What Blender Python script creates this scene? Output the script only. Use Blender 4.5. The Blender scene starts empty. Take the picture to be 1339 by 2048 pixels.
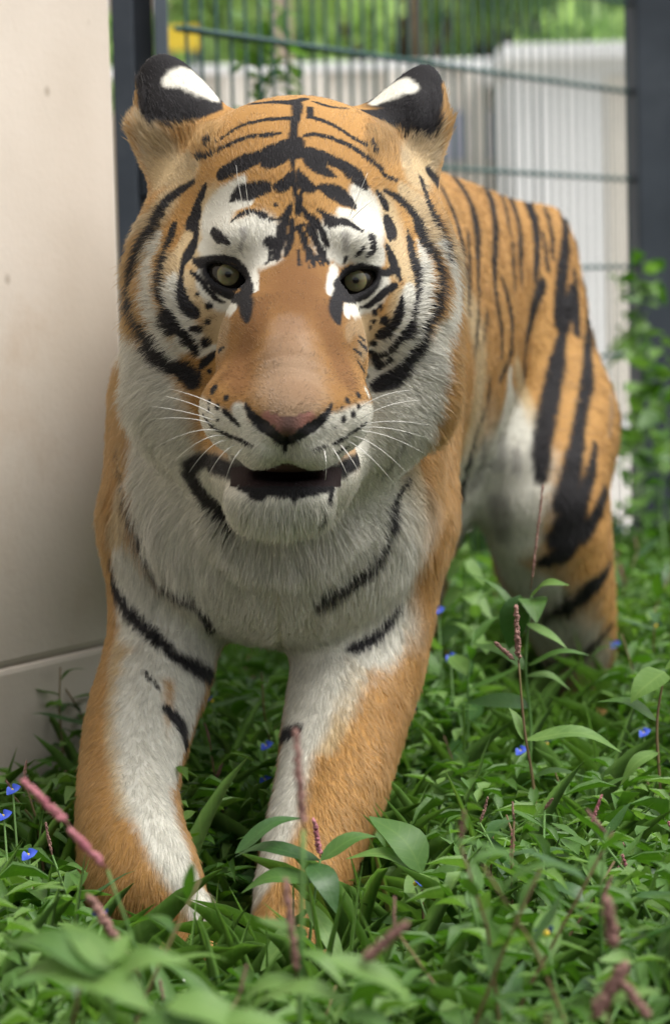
import bpy, bmesh, math, os
import numpy as np
from mathutils import Matrix, Vector

# ---------------------------------------------------------------- camera, sky, sun, exposure
scene = bpy.context.scene
C = scene.collection
rng = np.random.default_rng(7)

CAM_H, PITCH, ROLL, FPX = 0.72, math.radians(4.9), math.radians(1.4), 5400.0
W, H = 1339.0, 2048.0
CO = np.array((0.0, 0.0, CAM_H))
_f = np.array((0.0, math.cos(PITCH), -math.sin(PITCH)))
_r0 = np.array((1.0, 0.0, 0.0)); _u0 = np.cross(_r0, _f)
_r = math.cos(ROLL) * _r0 - math.sin(ROLL) * _u0
_u = np.cross(_r, _f)
RC = np.stack([_r, -_u, _f])              # rows: image right, image down, forward

def px(x, y, d):
    """photo pixel at forward distance d -> point in the camera-aligned measuring frame (metres)"""
    return np.array(((x - W / 2) / FPX * d, (y - H / 2) / FPX * d, d))
def to_world(p): return np.asarray(p) @ RC + CO
def to_local(w): return (np.asarray(w) - CO) @ RC.T
def at(x, y, d): return to_world(px(x, y, d))
def on_ground(x, y, z=0.0):
    dr = px(x, y, 1.0) @ RC
    return CO + dr * ((z - CAM_H) / dr[2])

cd = bpy.data.cameras.new('camera'); cam = bpy.data.objects.new('camera', cd); C.objects.link(cam)
cd.sensor_fit = 'VERTICAL'; cd.sensor_height = 24.0; cd.lens = 24.0 * FPX / H
cd.clip_start = 0.05; cd.clip_end = 400.0
cam.matrix_world = Matrix(((_r[0], _u[0], -_f[0], CO[0]), (_r[1], _u[1], -_f[1], CO[1]), (_r[2], _u[2], -_f[2], CO[2]), (0, 0, 0, 1)))
cd.dof.use_dof = True; cd.dof.focus_distance = 2.62; cd.dof.aperture_fstop = 3.8; cd.dof.aperture_blades = 0
scene.camera = cam

SUN_EL, SUN_AZ = math.radians(60), math.radians(72)      # overcast: a broad soft sun, above and behind the photographer's right
world = bpy.data.worlds.new('World'); scene.world = world; world.use_nodes = True
nt = world.node_tree; nt.nodes.clear()
sky = nt.nodes.new('ShaderNodeTexSky'); sky.sky_type = 'NISHITA'; sky.sun_disc = False
sky.sun_elevation = SUN_EL; sky.sun_rotation = math.pi - SUN_AZ; sky.dust_density = 6.0; sky.air_density = 1.0; sky.ozone_density = 1.0
hs = nt.nodes.new('ShaderNodeHueSaturation'); hs.inputs['Saturation'].default_value = 0.22
bg = nt.nodes.new('ShaderNodeBackground'); bg.inputs['Strength'].default_value = 0.15
wo = nt.nodes.new('ShaderNodeOutputWorld')
nt.links.new(sky.outputs[0], hs.inputs['Color']); nt.links.new(hs.outputs[0], bg.inputs['Color']); nt.links.new(bg.outputs[0], wo.inputs['Surface'])

sd = bpy.data.lights.new('sun', 'SUN'); sd.energy = 1.4; sd.angle = math.radians(35); sd.color = (1.0, 0.975, 0.94)
sun = bpy.data.objects.new('sun', sd); C.objects.link(sun)
sdir = Vector((math.sin(SUN_AZ) * math.cos(SUN_EL), -math.cos(SUN_AZ) * math.cos(SUN_EL), math.sin(SUN_EL)))
sun.rotation_euler = sdir.to_track_quat('Z', 'Y').to_euler()

vs = scene.view_settings
vs.view_transform = 'Standard'; vs.look = 'None'; vs.exposure = 0.66; vs.gamma = 1.0; vs.use_curve_mapping = False
scene.cycles.max_bounces = 6; scene.cycles.diffuse_bounces = 3; scene.cycles.glossy_bounces = 2; scene.cycles.transparent_max_bounces = 6
scene.cycles.use_denoising = True
scene.cycles_curves.shape = 'RIBBONS'

# ---------------------------------------------------------------- helpers
def mesh_obj(name, verts, faces, mat=None, parent=None, smooth=False):
    me = bpy.data.meshes.new(name)
    me.from_pydata([tuple(map(float, v)) for v in verts], [], [tuple(int(i) for i in f) for f in faces])
    if smooth: me.polygons.foreach_set('use_smooth', np.ones(len(me.polygons), bool))
    me.update()
    if mat: me.materials.append(mat)
    o = bpy.data.objects.new(name, me); C.objects.link(o)
    if parent: o.parent = parent
    return o
def np_mesh(name, V, F, mats=()):
    """V (n,3), F (m,k): a mesh from arrays, all faces of k corners"""
    me = bpy.data.meshes.new(name); k = F.shape[1]
    me.vertices.add(len(V)); me.vertices.foreach_set('co', np.ascontiguousarray(V, np.float32).ravel())
    me.loops.add(F.size); me.loops.foreach_set('vertex_index', np.ascontiguousarray(F, np.int32).ravel())
    me.polygons.add(len(F)); me.polygons.foreach_set('loop_start', np.arange(0, F.size, k, dtype=np.int32))
    try: me.polygons.foreach_set('loop_total', np.full(len(F), k, np.int32))
    except Exception: pass
    me.polygons.foreach_set('use_smooth', np.ones(len(F), bool))
    me.update(calc_edges=True); me.validate()
    for m in mats: me.materials.append(m)
    return me
def tag(o, label=None, cat=None, group=None, kind=None):
    if label: o['label'] = label
    if cat: o['category'] = cat
    if group: o['group'] = group
    if kind: o['kind'] = kind
    return o
def empty(name, loc=(0, 0, 0), rz=0.0):
    o = bpy.data.objects.new(name, None); o.location = tuple(map(float, loc)); o.rotation_euler = (0, 0, rz); o.empty_display_size = 0.05
    C.objects.link(o); return o
def box_data(x0, x1, y0, y1, z0, z1, bev=0.0):
    bm = bmesh.new(); bmesh.ops.create_cube(bm, size=1.0)
    for v in bm.verts: v.co = Vector(((x0 + x1) / 2 + v.co.x * (x1 - x0), (y0 + y1) / 2 + v.co.y * (y1 - y0), (z0 + z1) / 2 + v.co.z * (z1 - z0)))
    if bev > 0: bmesh.ops.bevel(bm, geom=list(bm.edges), offset=bev, segments=2, profile=0.6, affect='EDGES')
    V = [v.co.copy() for v in bm.verts]; bm.verts.index_update(); F = [[v.index for v in f.verts] for f in bm.faces]; bm.free()
    return V, F
def box(name, x0, x1, y0, y1, z0, z1, mat, parent=None, bev=0.0):
    V, F = box_data(x0, x1, y0, y1, z0, z1, bev)
    return mesh_obj(name, V, F, mat, parent)
def tube_data(pts, rad, n=6):
    pts = np.asarray(pts, float); rad = np.broadcast_to(np.asarray(rad, float), (len(pts),))
    T = np.gradient(pts, axis=0); T /= np.linalg.norm(T, axis=1)[:, None] + 1e-12
    ref = np.array((0.31, 0.77, 0.2)) if abs(T[0] @ (0, 0, 1)) > 0.9 else np.array((0, 0, 1.0))
    A = np.cross(T, ref); A /= np.linalg.norm(A, axis=1)[:, None] + 1e-12; B = np.cross(T, A)
    th = np.arange(n) / n * 2 * np.pi
    V = (pts[:, None] + rad[:, None, None] * (np.cos(th)[None, :, None] * A[:, None] + np.sin(th)[None, :, None] * B[:, None])).reshape(-1, 3)
    F = [[i * n + j, i * n + (j + 1) % n, (i + 1) * n + (j + 1) % n, (i + 1) * n + j] for i in range(len(pts) - 1) for j in range(n)]
    F += [list(range(n))[::-1], [(len(pts) - 1) * n + j for j in range(n)]]
    return V, F
def sstep(a, b, x):
    t = np.clip((x - a) / (b - a), 0, 1); return t * t * (3 - 2 * t)
_nt = np.random.default_rng(3).random((32, 32, 32)).astype(np.float32)
def vnoise(P, s):
    """value noise of points P at frequency s (1/m), 0..1"""
    q = P * s; i = np.floor(q).astype(int); f = q - i; f = f * f * (3 - 2 * f); i &= 31; j = (i + 1) & 31
    r = 0
    for a in (0, 1):
        for b in (0, 1):
            for c in (0, 1):
                w = (f[:, 0] if a else 1 - f[:, 0]) * (f[:, 1] if b else 1 - f[:, 1]) * (f[:, 2] if c else 1 - f[:, 2])
                r = r + w * _nt[(j if a else i)[:, 0], (j if b else i)[:, 1], (j if c else i)[:, 2]]
    return r
def srgb(r, g, b): return tuple(((c / 255) / 12.92 if c / 255 <= 0.04045 else ((c / 255 + 0.055) / 1.055) ** 2.4) for c in (r, g, b))

def material(name, rough=0.6, spec=0.3):
    m = bpy.data.materials.new(name); m.use_nodes = True
    b = m.node_tree.nodes['Principled BSDF']; b.inputs['Roughness'].default_value = rough; b.inputs['Specular IOR Level'].default_value = spec
    return m, m.node_tree, b
def noisy(name, c1, c2, scale=4.0, detail=6, rough=0.8, spec=0.2, bump=0.0, bscale=40.0, dist=0.02, c3=None, s3=1.0):
    """a surface of two mottled colours with fine relief"""
    m, t, b = material(name, rough, spec)
    co = t.nodes.new('ShaderNodeTexCoord'); n = t.nodes.new('ShaderNodeTexNoise'); n.inputs['Scale'].default_value = scale; n.inputs['Detail'].default_value = detail
    r = t.nodes.new('ShaderNodeValToRGB'); r.color_ramp.elements[0].position = 0.35; r.color_ramp.elements[1].position = 0.65
    r.color_ramp.elements[0].color = (*c1, 1); r.color_ramp.elements[1].color = (*c2, 1)
    t.links.new(co.outputs['Object'], n.inputs['Vector']); t.links.new(n.outputs['Fac'], r.inputs['Fac'])
    out = r.outputs['Color']
    if c3 is not None:
        n3 = t.nodes.new('ShaderNodeTexNoise'); n3.inputs['Scale'].default_value = s3; n3.inputs['Detail'].default_value = 8; n3.inputs['Roughness'].default_value = 0.7
        r3 = t.nodes.new('ShaderNodeValToRGB'); r3.color_ramp.elements[0].position = 0.52; r3.color_ramp.elements[1].position = 0.72
        mx = t.nodes.new('ShaderNodeMix'); mx.data_type = 'RGBA'
        t.links.new(co.outputs['Object'], n3.inputs['Vector']); t.links.new(n3.outputs['Fac'], r3.inputs['Fac'])
        t.links.new(r3.outputs['Color'], mx.inputs[0]); t.links.new(out, mx.inputs[6]); mx.inputs[7].default_value = (*c3, 1); out = mx.outputs[2]
    t.links.new(out, b.inputs['Base Color'])
    if bump:
        nb = t.nodes.new('ShaderNodeTexNoise'); nb.inputs['Scale'].default_value = bscale; nb.inputs['Detail'].default_value = 8
        bp = t.nodes.new('ShaderNodeBump'); bp.inputs['Strength'].default_value = bump; bp.inputs['Distance'].default_value = dist
        t.links.new(co.outputs['Object'], nb.inputs['Vector']); t.links.new(nb.outputs['Fac'], bp.inputs['Height']); t.links.new(bp.outputs['Normal'], b.inputs['Normal'])
    return m
# ================================================================ THE PLACE
soil = noisy('soil', (0.035, 0.026, 0.016), (0.075, 0.055, 0.032), 9.0, 8, 0.95, 0.1, 0.7, 60.0, 0.02, (0.04, 0.06, 0.02), 3.0)
n_ = 70; gx = np.linspace(-1, 1, n_); gv = []
for j in range(n_):
    for i in range(n_):
        x = np.sign(gx[i]) * abs(gx[i]) ** 2.6 * 150; y = 3.5 + np.sign(gx[j]) * abs(gx[j]) ** 2.6 * 150
        gv.append((x, y, 0.010 * math.sin(x * 5.1 + 1) * math.sin(y * 4.3) - 0.012))
ground = mesh_obj('ground', gv, [(j * n_ + i, j * n_ + i + 1, (j + 1) * n_ + i + 1, (j + 1) * n_ + i) for j in range(n_ - 1) for i in range(n_ - 1)], soil, None, True)
tag(ground, kind='structure')

# --- fence line and the wall, both running away to the right
FD = np.array((0.456, 0.890)); FD /= np.linalg.norm(FD); FNrm = np.array((FD[1], -FD[0]))      # along the fence; towards the enclosure
F0 = at(350, 560, 4.40)[:2]
def frame_obj(o, org, ang):
    o.location = (float(org[0]), float(org[1]), 0.0); o.rotation_euler = (0, 0, ang)
FANG = math.atan2(FD[1], FD[0])

conc = noisy('weathered_concrete', srgb(186, 177, 163), srgb(204, 196, 184), 2.2, 10, 0.85, 0.15, 0.12, 120.0, 0.004, srgb(178, 161, 141), 1.6)
def add_stains(m):
    """vertical run-off streaks and small pits over the mottled concrete"""
    t = m.node_tree; b = t.nodes['Principled BSDF']; src = b.inputs['Base Color'].links[0].from_socket
    co = t.nodes.new('ShaderNodeTexCoord'); mp = t.nodes.new('ShaderNodeMapping'); mp.inputs['Scale'].default_value = (4.0, 4.0, 0.9)
    n = t.nodes.new('ShaderNodeTexNoise'); n.inputs['Scale'].default_value = 1.0; n.inputs['Detail'].default_value = 7
    r = t.nodes.new('ShaderNodeValToRGB'); r.color_ramp.elements[0].position = 0.42; r.color_ramp.elements[1].position = 0.75; r.color_ramp.elements[0].color = (1, 1, 1, 1); r.color_ramp.elements[1].color = (0.62, 0.55, 0.47, 1)
    mx = t.nodes.new('ShaderNodeMix'); mx.data_type = 'RGBA'; mx.blend_type = 'MULTIPLY'; mx.inputs[0].default_value = 0.22
    v = t.nodes.new('ShaderNodeTexVoronoi'); v.inputs['Scale'].default_value = 7.0; rv = t.nodes.new('ShaderNodeValToRGB'); rv.color_ramp.elements[0].position = 0.03; rv.color_ramp.elements[1].position = 0.075; rv.color_ramp.elements[0].color = (0.42, 0.38, 0.33, 1); rv.color_ramp.elements[1].color = (1, 1, 1, 1)
    m2 = t.nodes.new('ShaderNodeMix'); m2.data_type = 'RGBA'; m2.blend_type = 'MULTIPLY'; m2.inputs[0].default_value = 0.8
    t.links.new(co.outputs['Object'], mp.inputs[0]); t.links.new(mp.outputs[0], n.inputs['Vector']); t.links.new(n.outputs['Fac'], r.inputs[0])
    t.links.new(src, mx.inputs[6]); t.links.new(r.outputs[0], mx.inputs[7]); t.links.new(co.outputs['Object'], v.inputs['Vector']); t.links.new(v.outputs['Distance'], rv.inputs[0])
    t.links.new(mx.outputs[2], m2.inputs[6]); t.links.new(rv.outputs[0], m2.inputs[7]); t.links.new(m2.outputs[2], b.inputs['Base Color'])
add_stains(conc)
WD = np.array((0.495, 0.869)); WANG = math.atan2(WD[1], WD[0]); WE = at(247, 700, 3.43)[:2]      # far end of the wall
wall = empty('concrete_wall'); frame_obj(wall, WE, WANG); tag(wall, 'weathered beige concrete wall in two courses beside the tiger', 'wall')
JZ = 0.268
box('lower_slab', -2.6, 0.0, 0.0, 0.20, -0.05, JZ - 0.0012, conc, wall, 0.007)
box('upper_slab', -2.6, -0.002, 0.003, 0.20, JZ + 0.0018, 2.6, conc, wall, 0.007)
gro = noisy('joint_mortar', (0.30, 0.27, 0.23), (0.40, 0.36, 0.31), 20.0)
box('joint', -2.59, -0.008, 0.006, 0.19, JZ - 0.006, JZ + 0.006, gro, wall)

steel = noisy('painted_steel_dark', srgb(46, 53, 60), srgb(62, 69, 77), 5.0, 6, 0.55, 0.35, 0.05, 200.0, 0.002, srgb(76, 82, 88), 2.0)
steel2 = noisy('galvanised_post', srgb(84, 94, 102), srgb(104, 114, 122), 6.0, 6, 0.5, 0.4, 0.05, 200.0, 0.002)
green_wire = noisy('coated_wire', srgb(48, 80, 78), srgb(62, 96, 92), 8.0, 4, 0.45, 0.4)
# near post: an open channel
post = empty('fence_post'); c_ = at(292, 300, 4.25)[:2]; post.location = (c_[0], c_[1], 0); post.rotation_euler = (0, 0, math.radians(4))
tag(post, 'dark grey steel channel post between the concrete wall and the fence', 'post')
box('flange', -0.048, -0.014, -0.03, 0.03, 0, 2.4, steel, post, 0.003); box('flange', 0.018, 0.040, -0.03, 0.03, 0, 2.4, steel2, post, 0.003); box('web', -0.014, 0.016, 0.004, 0.012, 0, 2.4, steel, post)
box('bolt_plate', -0.010, 0.012, -0.006, 0.004, 0.86, 0.95, steel, post, 0.002); box('bolt_plate', -0.010, 0.012, -0.006, 0.004, 0.56, 0.64, steel, post, 0.002)
# far post
S1 = 2.10
post2 = empty('fence_post'); c_ = F0 + FD * S1; post2.location = (c_[0], c_[1], 0); post2.rotation_euler = (0, 0, math.radians(8)); tag(post2, 'thick dark blue-grey gate post overgrown by a climbing vine', 'post')
box('shaft', -0.004, 0.16, -0.06, 0.06, 0, 2.5, steel, post2, 0.006); box('cap', -0.012, 0.168, -0.068, 0.068, 2.5, 2.52, steel, post2, 0.003)
box('base_plate', -0.03, 0.19, -0.09, 0.09, 0, 0.015, steel, post2)
# wire panel: every rod its own piece
fence = empty('wire_fence'); frame_obj(fence, F0, FANG); tag(fence, 'green welded wire mesh fence behind the tiger', 'fence')
def rod(r, L, vert):
    p = [(0, 0, -L / 2), (0, 0, L / 2)] if vert else [(-L / 2, 0, 0), (L / 2, 0, 0)]
    V_, F_ = tube_data(p, r, 8); m = bpy.data.meshes.new('wire'); m.from_pydata([tuple(v) for v in V_], [], F_); m.polygons.foreach_set('use_smooth', np.ones(len(m.polygons), bool)); m.materials.append(green_wire); return m
FL0, FL1 = 0.04, S1
mv = rod(0.0030, 2.30, True); mh = rod(0.0042, FL1 - FL0, False)
k = 0; x = FL0 + 0.02
while x < FL1:
    o = bpy.data.objects.new('vertical_wire', mv); C.objects.link(o); o.parent = fence; o.location = (x + rng.normal(0, 0.0012), 0, 1.19); o.rotation_euler = (rng.normal(0, 0.001), rng.normal(0, 0.0015), 0); x += 0.05
for z in np.arange(0.135, 2.3, 0.2):
    for sy in (-0.0075, 0.0075):
        o = bpy.data.objects.new('horizontal_wire', mh); C.objects.link(o); o.parent = fence; o.location = ((FL0 + FL1) / 2, sy, z)

# --- beyond the fence, far out of focus
path_m = noisy('pale_paving', srgb(188, 184, 176), srgb(206, 202, 194), 1.5, 8, 0.9, 0.1)
pv = [(-30, 6.9, 0.004), (40, 6.9, 0.004), (40, 60, 0.004), (-30, 60, 0.004)]
tag(mesh_obj('pavement', pv, [(0, 1, 2, 3)], path_m), kind='structure')
cream = noisy('cream_render', srgb(216, 210, 198), srgb(230, 225, 215), 0.7, 8, 0.9, 0.1, c3=srgb(178, 172, 166), s3=0.5)
white_m = noisy('white_render', srgb(228, 229, 228), srgb(238, 239, 238), 0.7, 6, 0.9, 0.1)
bluegrey = noisy('blue_grey_panel', srgb(150, 154, 168), srgb(168, 170, 182), 1.2, 5, 0.8, 0.2)
beige = noisy('beige_render', srgb(176, 160, 142), srgb(190, 176, 158), 0.8, 6, 0.9, 0.1)
dark_glass, _, _b = material('window_glass', 0.1, 0.6); _b.inputs['Base Color'].default_value = (0.05, 0.06, 0.07, 1)
yellow = noisy('yellow_paint', srgb(206, 178, 52), srgb(214, 190, 70), 3.0, 4, 0.6, 0.3)
def far(pxx, d): return (pxx - W / 2) / FPX * d
def zat(y, d): return CAM_H + (561 - y) / FPX * d
D1 = 13.0
lw = empty('garden_wall', (0, D1, 0)); tag(lw, 'long cream rendered wall with a blue-grey band beyond the fence', 'wall')
x0, x1 = far(250, D1), far(1075, D1)
box('wall_face', x0, x1, 0, 0.3, 0, zat(150, D1), cream, lw, 0.01); box('coping', x0 - 0.03, x1 + 0.03, -0.04, 0.34, zat(150, D1), zat(132, D1), white_m, lw, 0.01)
box('plinth_band', far(880, D1), far(1070, D1), -0.03, 0.0, zat(330, D1), zat(235, D1), bluegrey, lw)
for i in range(5): box('pilaster', far(330 + i * 160, D1) - 0.05, far(330 + i * 160, D1) + 0.05, -0.05, 0.0, 0.0, zat(152, D1), cream, lw)
D2 = 11.5
sh = empty('storage_shed', (0, D2, 0)); tag(sh, 'flat-roofed white shed standing beyond the fence', 'shed')
x0, x1 = far(1045, D2), far(1750, D2)
box('wall_face', x0, x1, 0, 2.2, 0, zat(140, D2), white_m, sh, 0.01); box('roof', x0 - 0.06, x1 + 0.06, -0.12, 2.3, zat(140, D2), zat(108, D2), white_m, sh, 0.01)
for i in range(4):
    a = x0 + 0.10 + i * 0.28; w_ = box('panel', a, a + 0.25, -0.012, 0.0, 0.12, zat(170, D2), cream if i % 2 else white_m, sh, 0.004)
D3 = 24.0
hs_ = empty('beige_house', (0, D3, 0)); tag(hs_, 'beige house with dark windows beyond the garden wall', 'house')
x0, x1 = far(-120, D3), far(600, D3)
box('wall_face', x0, x1, 0, 6, 0, 6.5, beige, hs_)
for (a, b, c, d) in ((470, 560, -10, 60), (400, 440, -60, 20), (250, 330, -10, 70)):
    w_ = box('window', far(a, D3), far(b, D3), -0.06, 0.0, zat(d, D3), zat(c, D3), white_m, hs_); box('pane', far(a + 8, D3), far(b - 8, D3), -0.075, -0.061, zat(d - 6, D3), zat(c + 6, D3), dark_glass, w_)
box('roof', x0 - 0.4, x1 + 0.4, -0.5, 6.5, 6.5, 6.8, steel2, hs_)
D4 = 17.0
pil = empty('gate_pillar', (0, D4, 0)); tag(pil, 'tall pale stone pillar in front of the trees', 'pillar'); box('shaft', far(572, D4), far(606, D4), 0, 0.12, 0, 3.4, beige, pil, 0.01); box('cap', far(566, D4), far(612, D4), -0.03, 0.15, 3.4, 3.5, white_m, pil, 0.01)
ys = empty('yellow_sign', (0, 12.6, 0)); tag(ys, 'yellow sign board on two posts above the cream wall', 'sign')
box('board', far(352, 12.6), far(425, 12.6), 0, 0.03, zat(100, 12.6), zat(52, 12.6), yellow, ys, 0.004)
for q in (365, 412): box('leg', far(q, 12.6) - 0.015, far(q, 12.6) + 0.015, 0.031, 0.06, 0, zat(56, 12.6), steel2, ys)
tw = empty('tall_building', (0, 26, 0)); tag(tw, 'tall pale building with a cream corner beyond the trees', 'building')
box('wall_face', far(1213, 26), far(1900, 26), 0, 5, 0, 9, white_m, tw); box('corner', far(1190, 26), far(1213, 26), -0.03, 5, 0, 9, cream, tw)
for i in range(3): box('window', far(1320 + i * 130, 26), far(1390 + i * 130, 26), -0.05, 0, 2.6, 4.0, dark_glass, tw)

# --- leaves
def leaf_mat(name, c1, c2, rough=0.45, transl=0.35):
    m = bpy.data.materials.new(name); m.use_nodes = True; t = m.node_tree; b = t.nodes['Principled BSDF']; out = t.nodes['Material Output']
    b.inputs['Roughness'].default_value = rough; b.inputs['Specular IOR Level'].default_value = 0.45
    oi = t.nodes.new('ShaderNodeObjectInfo'); n = t.nodes.new('ShaderNodeTexNoise'); n.inputs['Scale'].default_value = 25; n.inputs['Detail'].default_value = 5
    g = t.nodes.new('ShaderNodeNewGeometry'); ad = t.nodes.new('ShaderNodeMath'); ad.operation = 'ADD'; co = t.nodes.new('ShaderNodeTexCoord'); t.links.new(co.outputs['Object'], n.inputs['Vector'])
    mu = t.nodes.new('ShaderNodeMath'); mu.operation = 'MULTIPLY_ADD'; mu.inputs[1].default_value = 0.6; t.links.new(oi.outputs['Random'], mu.inputs[0]); t.links.new(n.outputs['Fac'], mu.inputs[2])
    ri = t.nodes.new('ShaderNodeMath'); ri.operation = 'MULTIPLY_ADD'; ri.inputs[1].default_value = 0.45; t.links.new(g.outputs['Random Per Island'], ri.inputs[0]); t.links.new(mu.outputs[0], ri.inputs[2])
    r = t.nodes.new('ShaderNodeValToRGB'); r.color_ramp.elements[0].position = 0.45; r.color_ramp.elements[1].position = 1.35 / 1.5; r.color_ramp.elements[0].color = (*c1, 1); r.color_ramp.elements[1].color = (*c2, 1)
    t.links.new(ri.outputs[0], r.inputs[0])
    # pale midrib and side veins, from the leaf's own coordinates
    rb = t.nodes.new('ShaderNodeAttribute'); rb.attribute_name = 'rib'; lu = t.nodes.new('ShaderNodeAttribute'); lu.attribute_name = 'along'
    pw = t.nodes.new('ShaderNodeMath'); pw.operation = 'POWER'; pw.inputs[1].default_value = 14.0; t.links.new(rb.outputs['Fac'], pw.inputs[0])
    m1 = t.nodes.new('ShaderNodeMath'); m1.operation = 'MULTIPLY_ADD'; m1.inputs[1].default_value = 8.0; t.links.new(rb.outputs['Fac'], m1.inputs[0])
    m0 = t.nodes.new('ShaderNodeMath'); m0.operation = 'MULTIPLY'; m0.inputs[1].default_value = 46.0; t.links.new(lu.outputs['Fac'], m0.inputs[0]); t.links.new(m0.outputs[0], m1.inputs[2])
    sn = t.nodes.new('ShaderNodeMath'); sn.operation = 'SINE'; t.links.new(m1.outputs[0], sn.inputs[0])
    sp = t.nodes.new('ShaderNodeMapRange'); sp.inputs[1].default_value = 0.75; sp.inputs[2].default_value = 1.0; sp.inputs[4].default_value = 0.22; t.links.new(sn.outputs[0], sp.inputs[0])
    mxm = t.nodes.new('ShaderNodeMath'); mxm.operation = 'MAXIMUM'; m5 = t.nodes.new('ShaderNodeMath'); m5.operation = 'MULTIPLY'; m5.inputs[1].default_value = 0.55; t.links.new(pw.outputs[0], m5.inputs[0]); t.links.new(m5.outputs[0], mxm.inputs[0]); t.links.new(sp.outputs[0], mxm.inputs[1])
    vm = t.nodes.new('ShaderNodeMix'); vm.data_type = 'RGBA'; vm.inputs[7].default_value = (min(1, c2[0] * 1.9), min(1, c2[1] * 1.5), min(1, c2[2] * 1.9), 1); t.links.new(mxm.outputs[0], vm.inputs[0]); t.links.new(r.outputs[0], vm.inputs[6])
    r = vm; t.links.new(vm.outputs[2], b.inputs['Base Color'])
    tr = t.nodes.new('ShaderNodeBsdfTranslucent'); hv = t.nodes.new('ShaderNodeHueSaturation'); hv.inputs['Value'].default_value = 1.7; hv.inputs['Saturation'].default_value = 1.15
    t.links.new(r.outputs[2], hv.inputs['Color']); t.links.new(hv.outputs[0], tr.inputs['Color'])
    ms = t.nodes.new('ShaderNodeMixShader'); ms.inputs[0].default_value = transl; t.links.new(b.outputs[0], ms.inputs[1]); t.links.new(tr.outputs[0], ms.inputs[2]); t.links.new(ms.outputs[0], out.inputs['Surface'])
    bp = t.nodes.new('ShaderNodeBump'); bp.inputs['Strength'].default_value = 0.25; bp.inputs['Distance'].default_value = 0.002
    n2 = t.nodes.new('ShaderNodeTexNoise'); n2.inputs['Scale'].default_value = 160; t.links.new(co.outputs['Object'], n2.inputs['Vector']); t.links.new(n2.outputs['Fac'], bp.inputs['Height']); t.links.new(bp.outputs['Normal'], b.inputs['Normal'])
    return m
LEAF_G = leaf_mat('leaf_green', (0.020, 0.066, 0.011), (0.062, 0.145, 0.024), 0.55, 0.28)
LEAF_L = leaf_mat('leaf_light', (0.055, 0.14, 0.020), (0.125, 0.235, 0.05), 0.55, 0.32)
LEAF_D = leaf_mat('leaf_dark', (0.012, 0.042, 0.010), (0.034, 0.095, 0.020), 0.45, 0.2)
TREE_G = leaf_mat('tree_leaf', (0.17, 0.29, 0.08), (0.32, 0.44, 0.17), 0.6, 0.5)
bark = noisy('bark', (0.06, 0.045, 0.03), (0.12, 0.09, 0.06), 14.0, 6, 0.9, 0.1, 0.5, 30.0, 0.02)

def leaf_clump(rs, centres, radii, n, size):
    """many small leaf faces spread through the given balls, one array mesh"""
    c = rs.integers(0, len(centres), n); d = rs.normal(size=(n, 3)); d /= np.linalg.norm(d, axis=1)[:, None]
    p = np.asarray(centres)[c] + d * (np.asarray(radii)[c] * rs.random(n) ** 0.4)[:, None]
    a = rs.normal(size=(n, 3)); a[:, 2] -= 0.4; a /= np.linalg.norm(a, axis=1)[:, None]; b = np.cross(a, rs.normal(size=(n, 3))); b /= np.linalg.norm(b, axis=1)[:, None]
    s = (size * rs.uniform(0.6, 1.4, n))[:, None]
    Vv = np.stack([p - a * s, p + b * s * 0.45, p + a * s, p - b * s * 0.45], 1).reshape(-1, 3)
    return Vv, np.arange(4 * n).reshape(n, 4)
def tree(name, label, loc, h, spread, seed, n=5000, size=0.10, mat=None):
    rs = np.random.default_rng(seed); root = empty(name, loc); tag(root, label, 'tree', 'trees beyond the garden wall')
    pts = [(0.12 * math.sin(k * 1.3 + seed), 0.1 * math.cos(k), h * 0.62 * k / 5) for k in range(6)]
    Vv, Ff = tube_data(pts, np.linspace(0.17, 0.07, 6) * h / 6, 10)
    tk = mesh_obj('trunk', Vv, Ff, bark, root, True)
    cs, rr = [], []
    for k in range(13):
        a = rs.uniform(0, 6.28); q = rs.uniform(0.2, 1.0) * spread; z = h * rs.uniform(0.32, 0.95); q *= math.sin(min(1, (h * 1.02 - z) / (h * 0.5)) * 1.57)
        cs.append((q * math.cos(a), q * math.sin(a), z)); rr.append(rs.uniform(0.22, 0.4) * spread)
        Vb_, Fb_ = tube_data([(0, 0, h * 0.3 + 0.25 * (z - h * 0.3)), (q * 0.5 * math.cos(a), q * 0.5 * math.sin(a), h * 0.3 + 0.6 * (z - h * 0.3)), cs[-1]], [0.05, 0.035, 0.015], 6)
        if k < 6: mesh_obj('limb', Vb_, Fb_, bark, tk, True)
    Vv, Ff = leaf_clump(rs, cs, rr, n, size); m = np_mesh('crown', Vv, Ff, [mat or TREE_G]); o = bpy.data.objects.new('crown', m); C.objects.link(o); o.parent = root
    return root
for i, (pxx, d, h, sp, lab) in enumerate(((820, 19, 4.6, 2.0, 'bushy mid-green tree behind the cream wall'), (1020, 20, 5.0, 2.0, 'dense green tree between the wall and the tall building'), (930, 22, 6.0, 2.2, 'tall green tree rising behind its bushy neighbours'),
                                      (500, 18.5, 3.2, 0.9, 'slim young tree in front of the beige house'), (1130, 22.5, 4.6, 1.6, 'round green tree beside the cream building corner'))):
    tree('garden_tree', lab, (far(pxx, d), d, 0), h, sp, 40 + i, 6000, 0.11)
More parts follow.
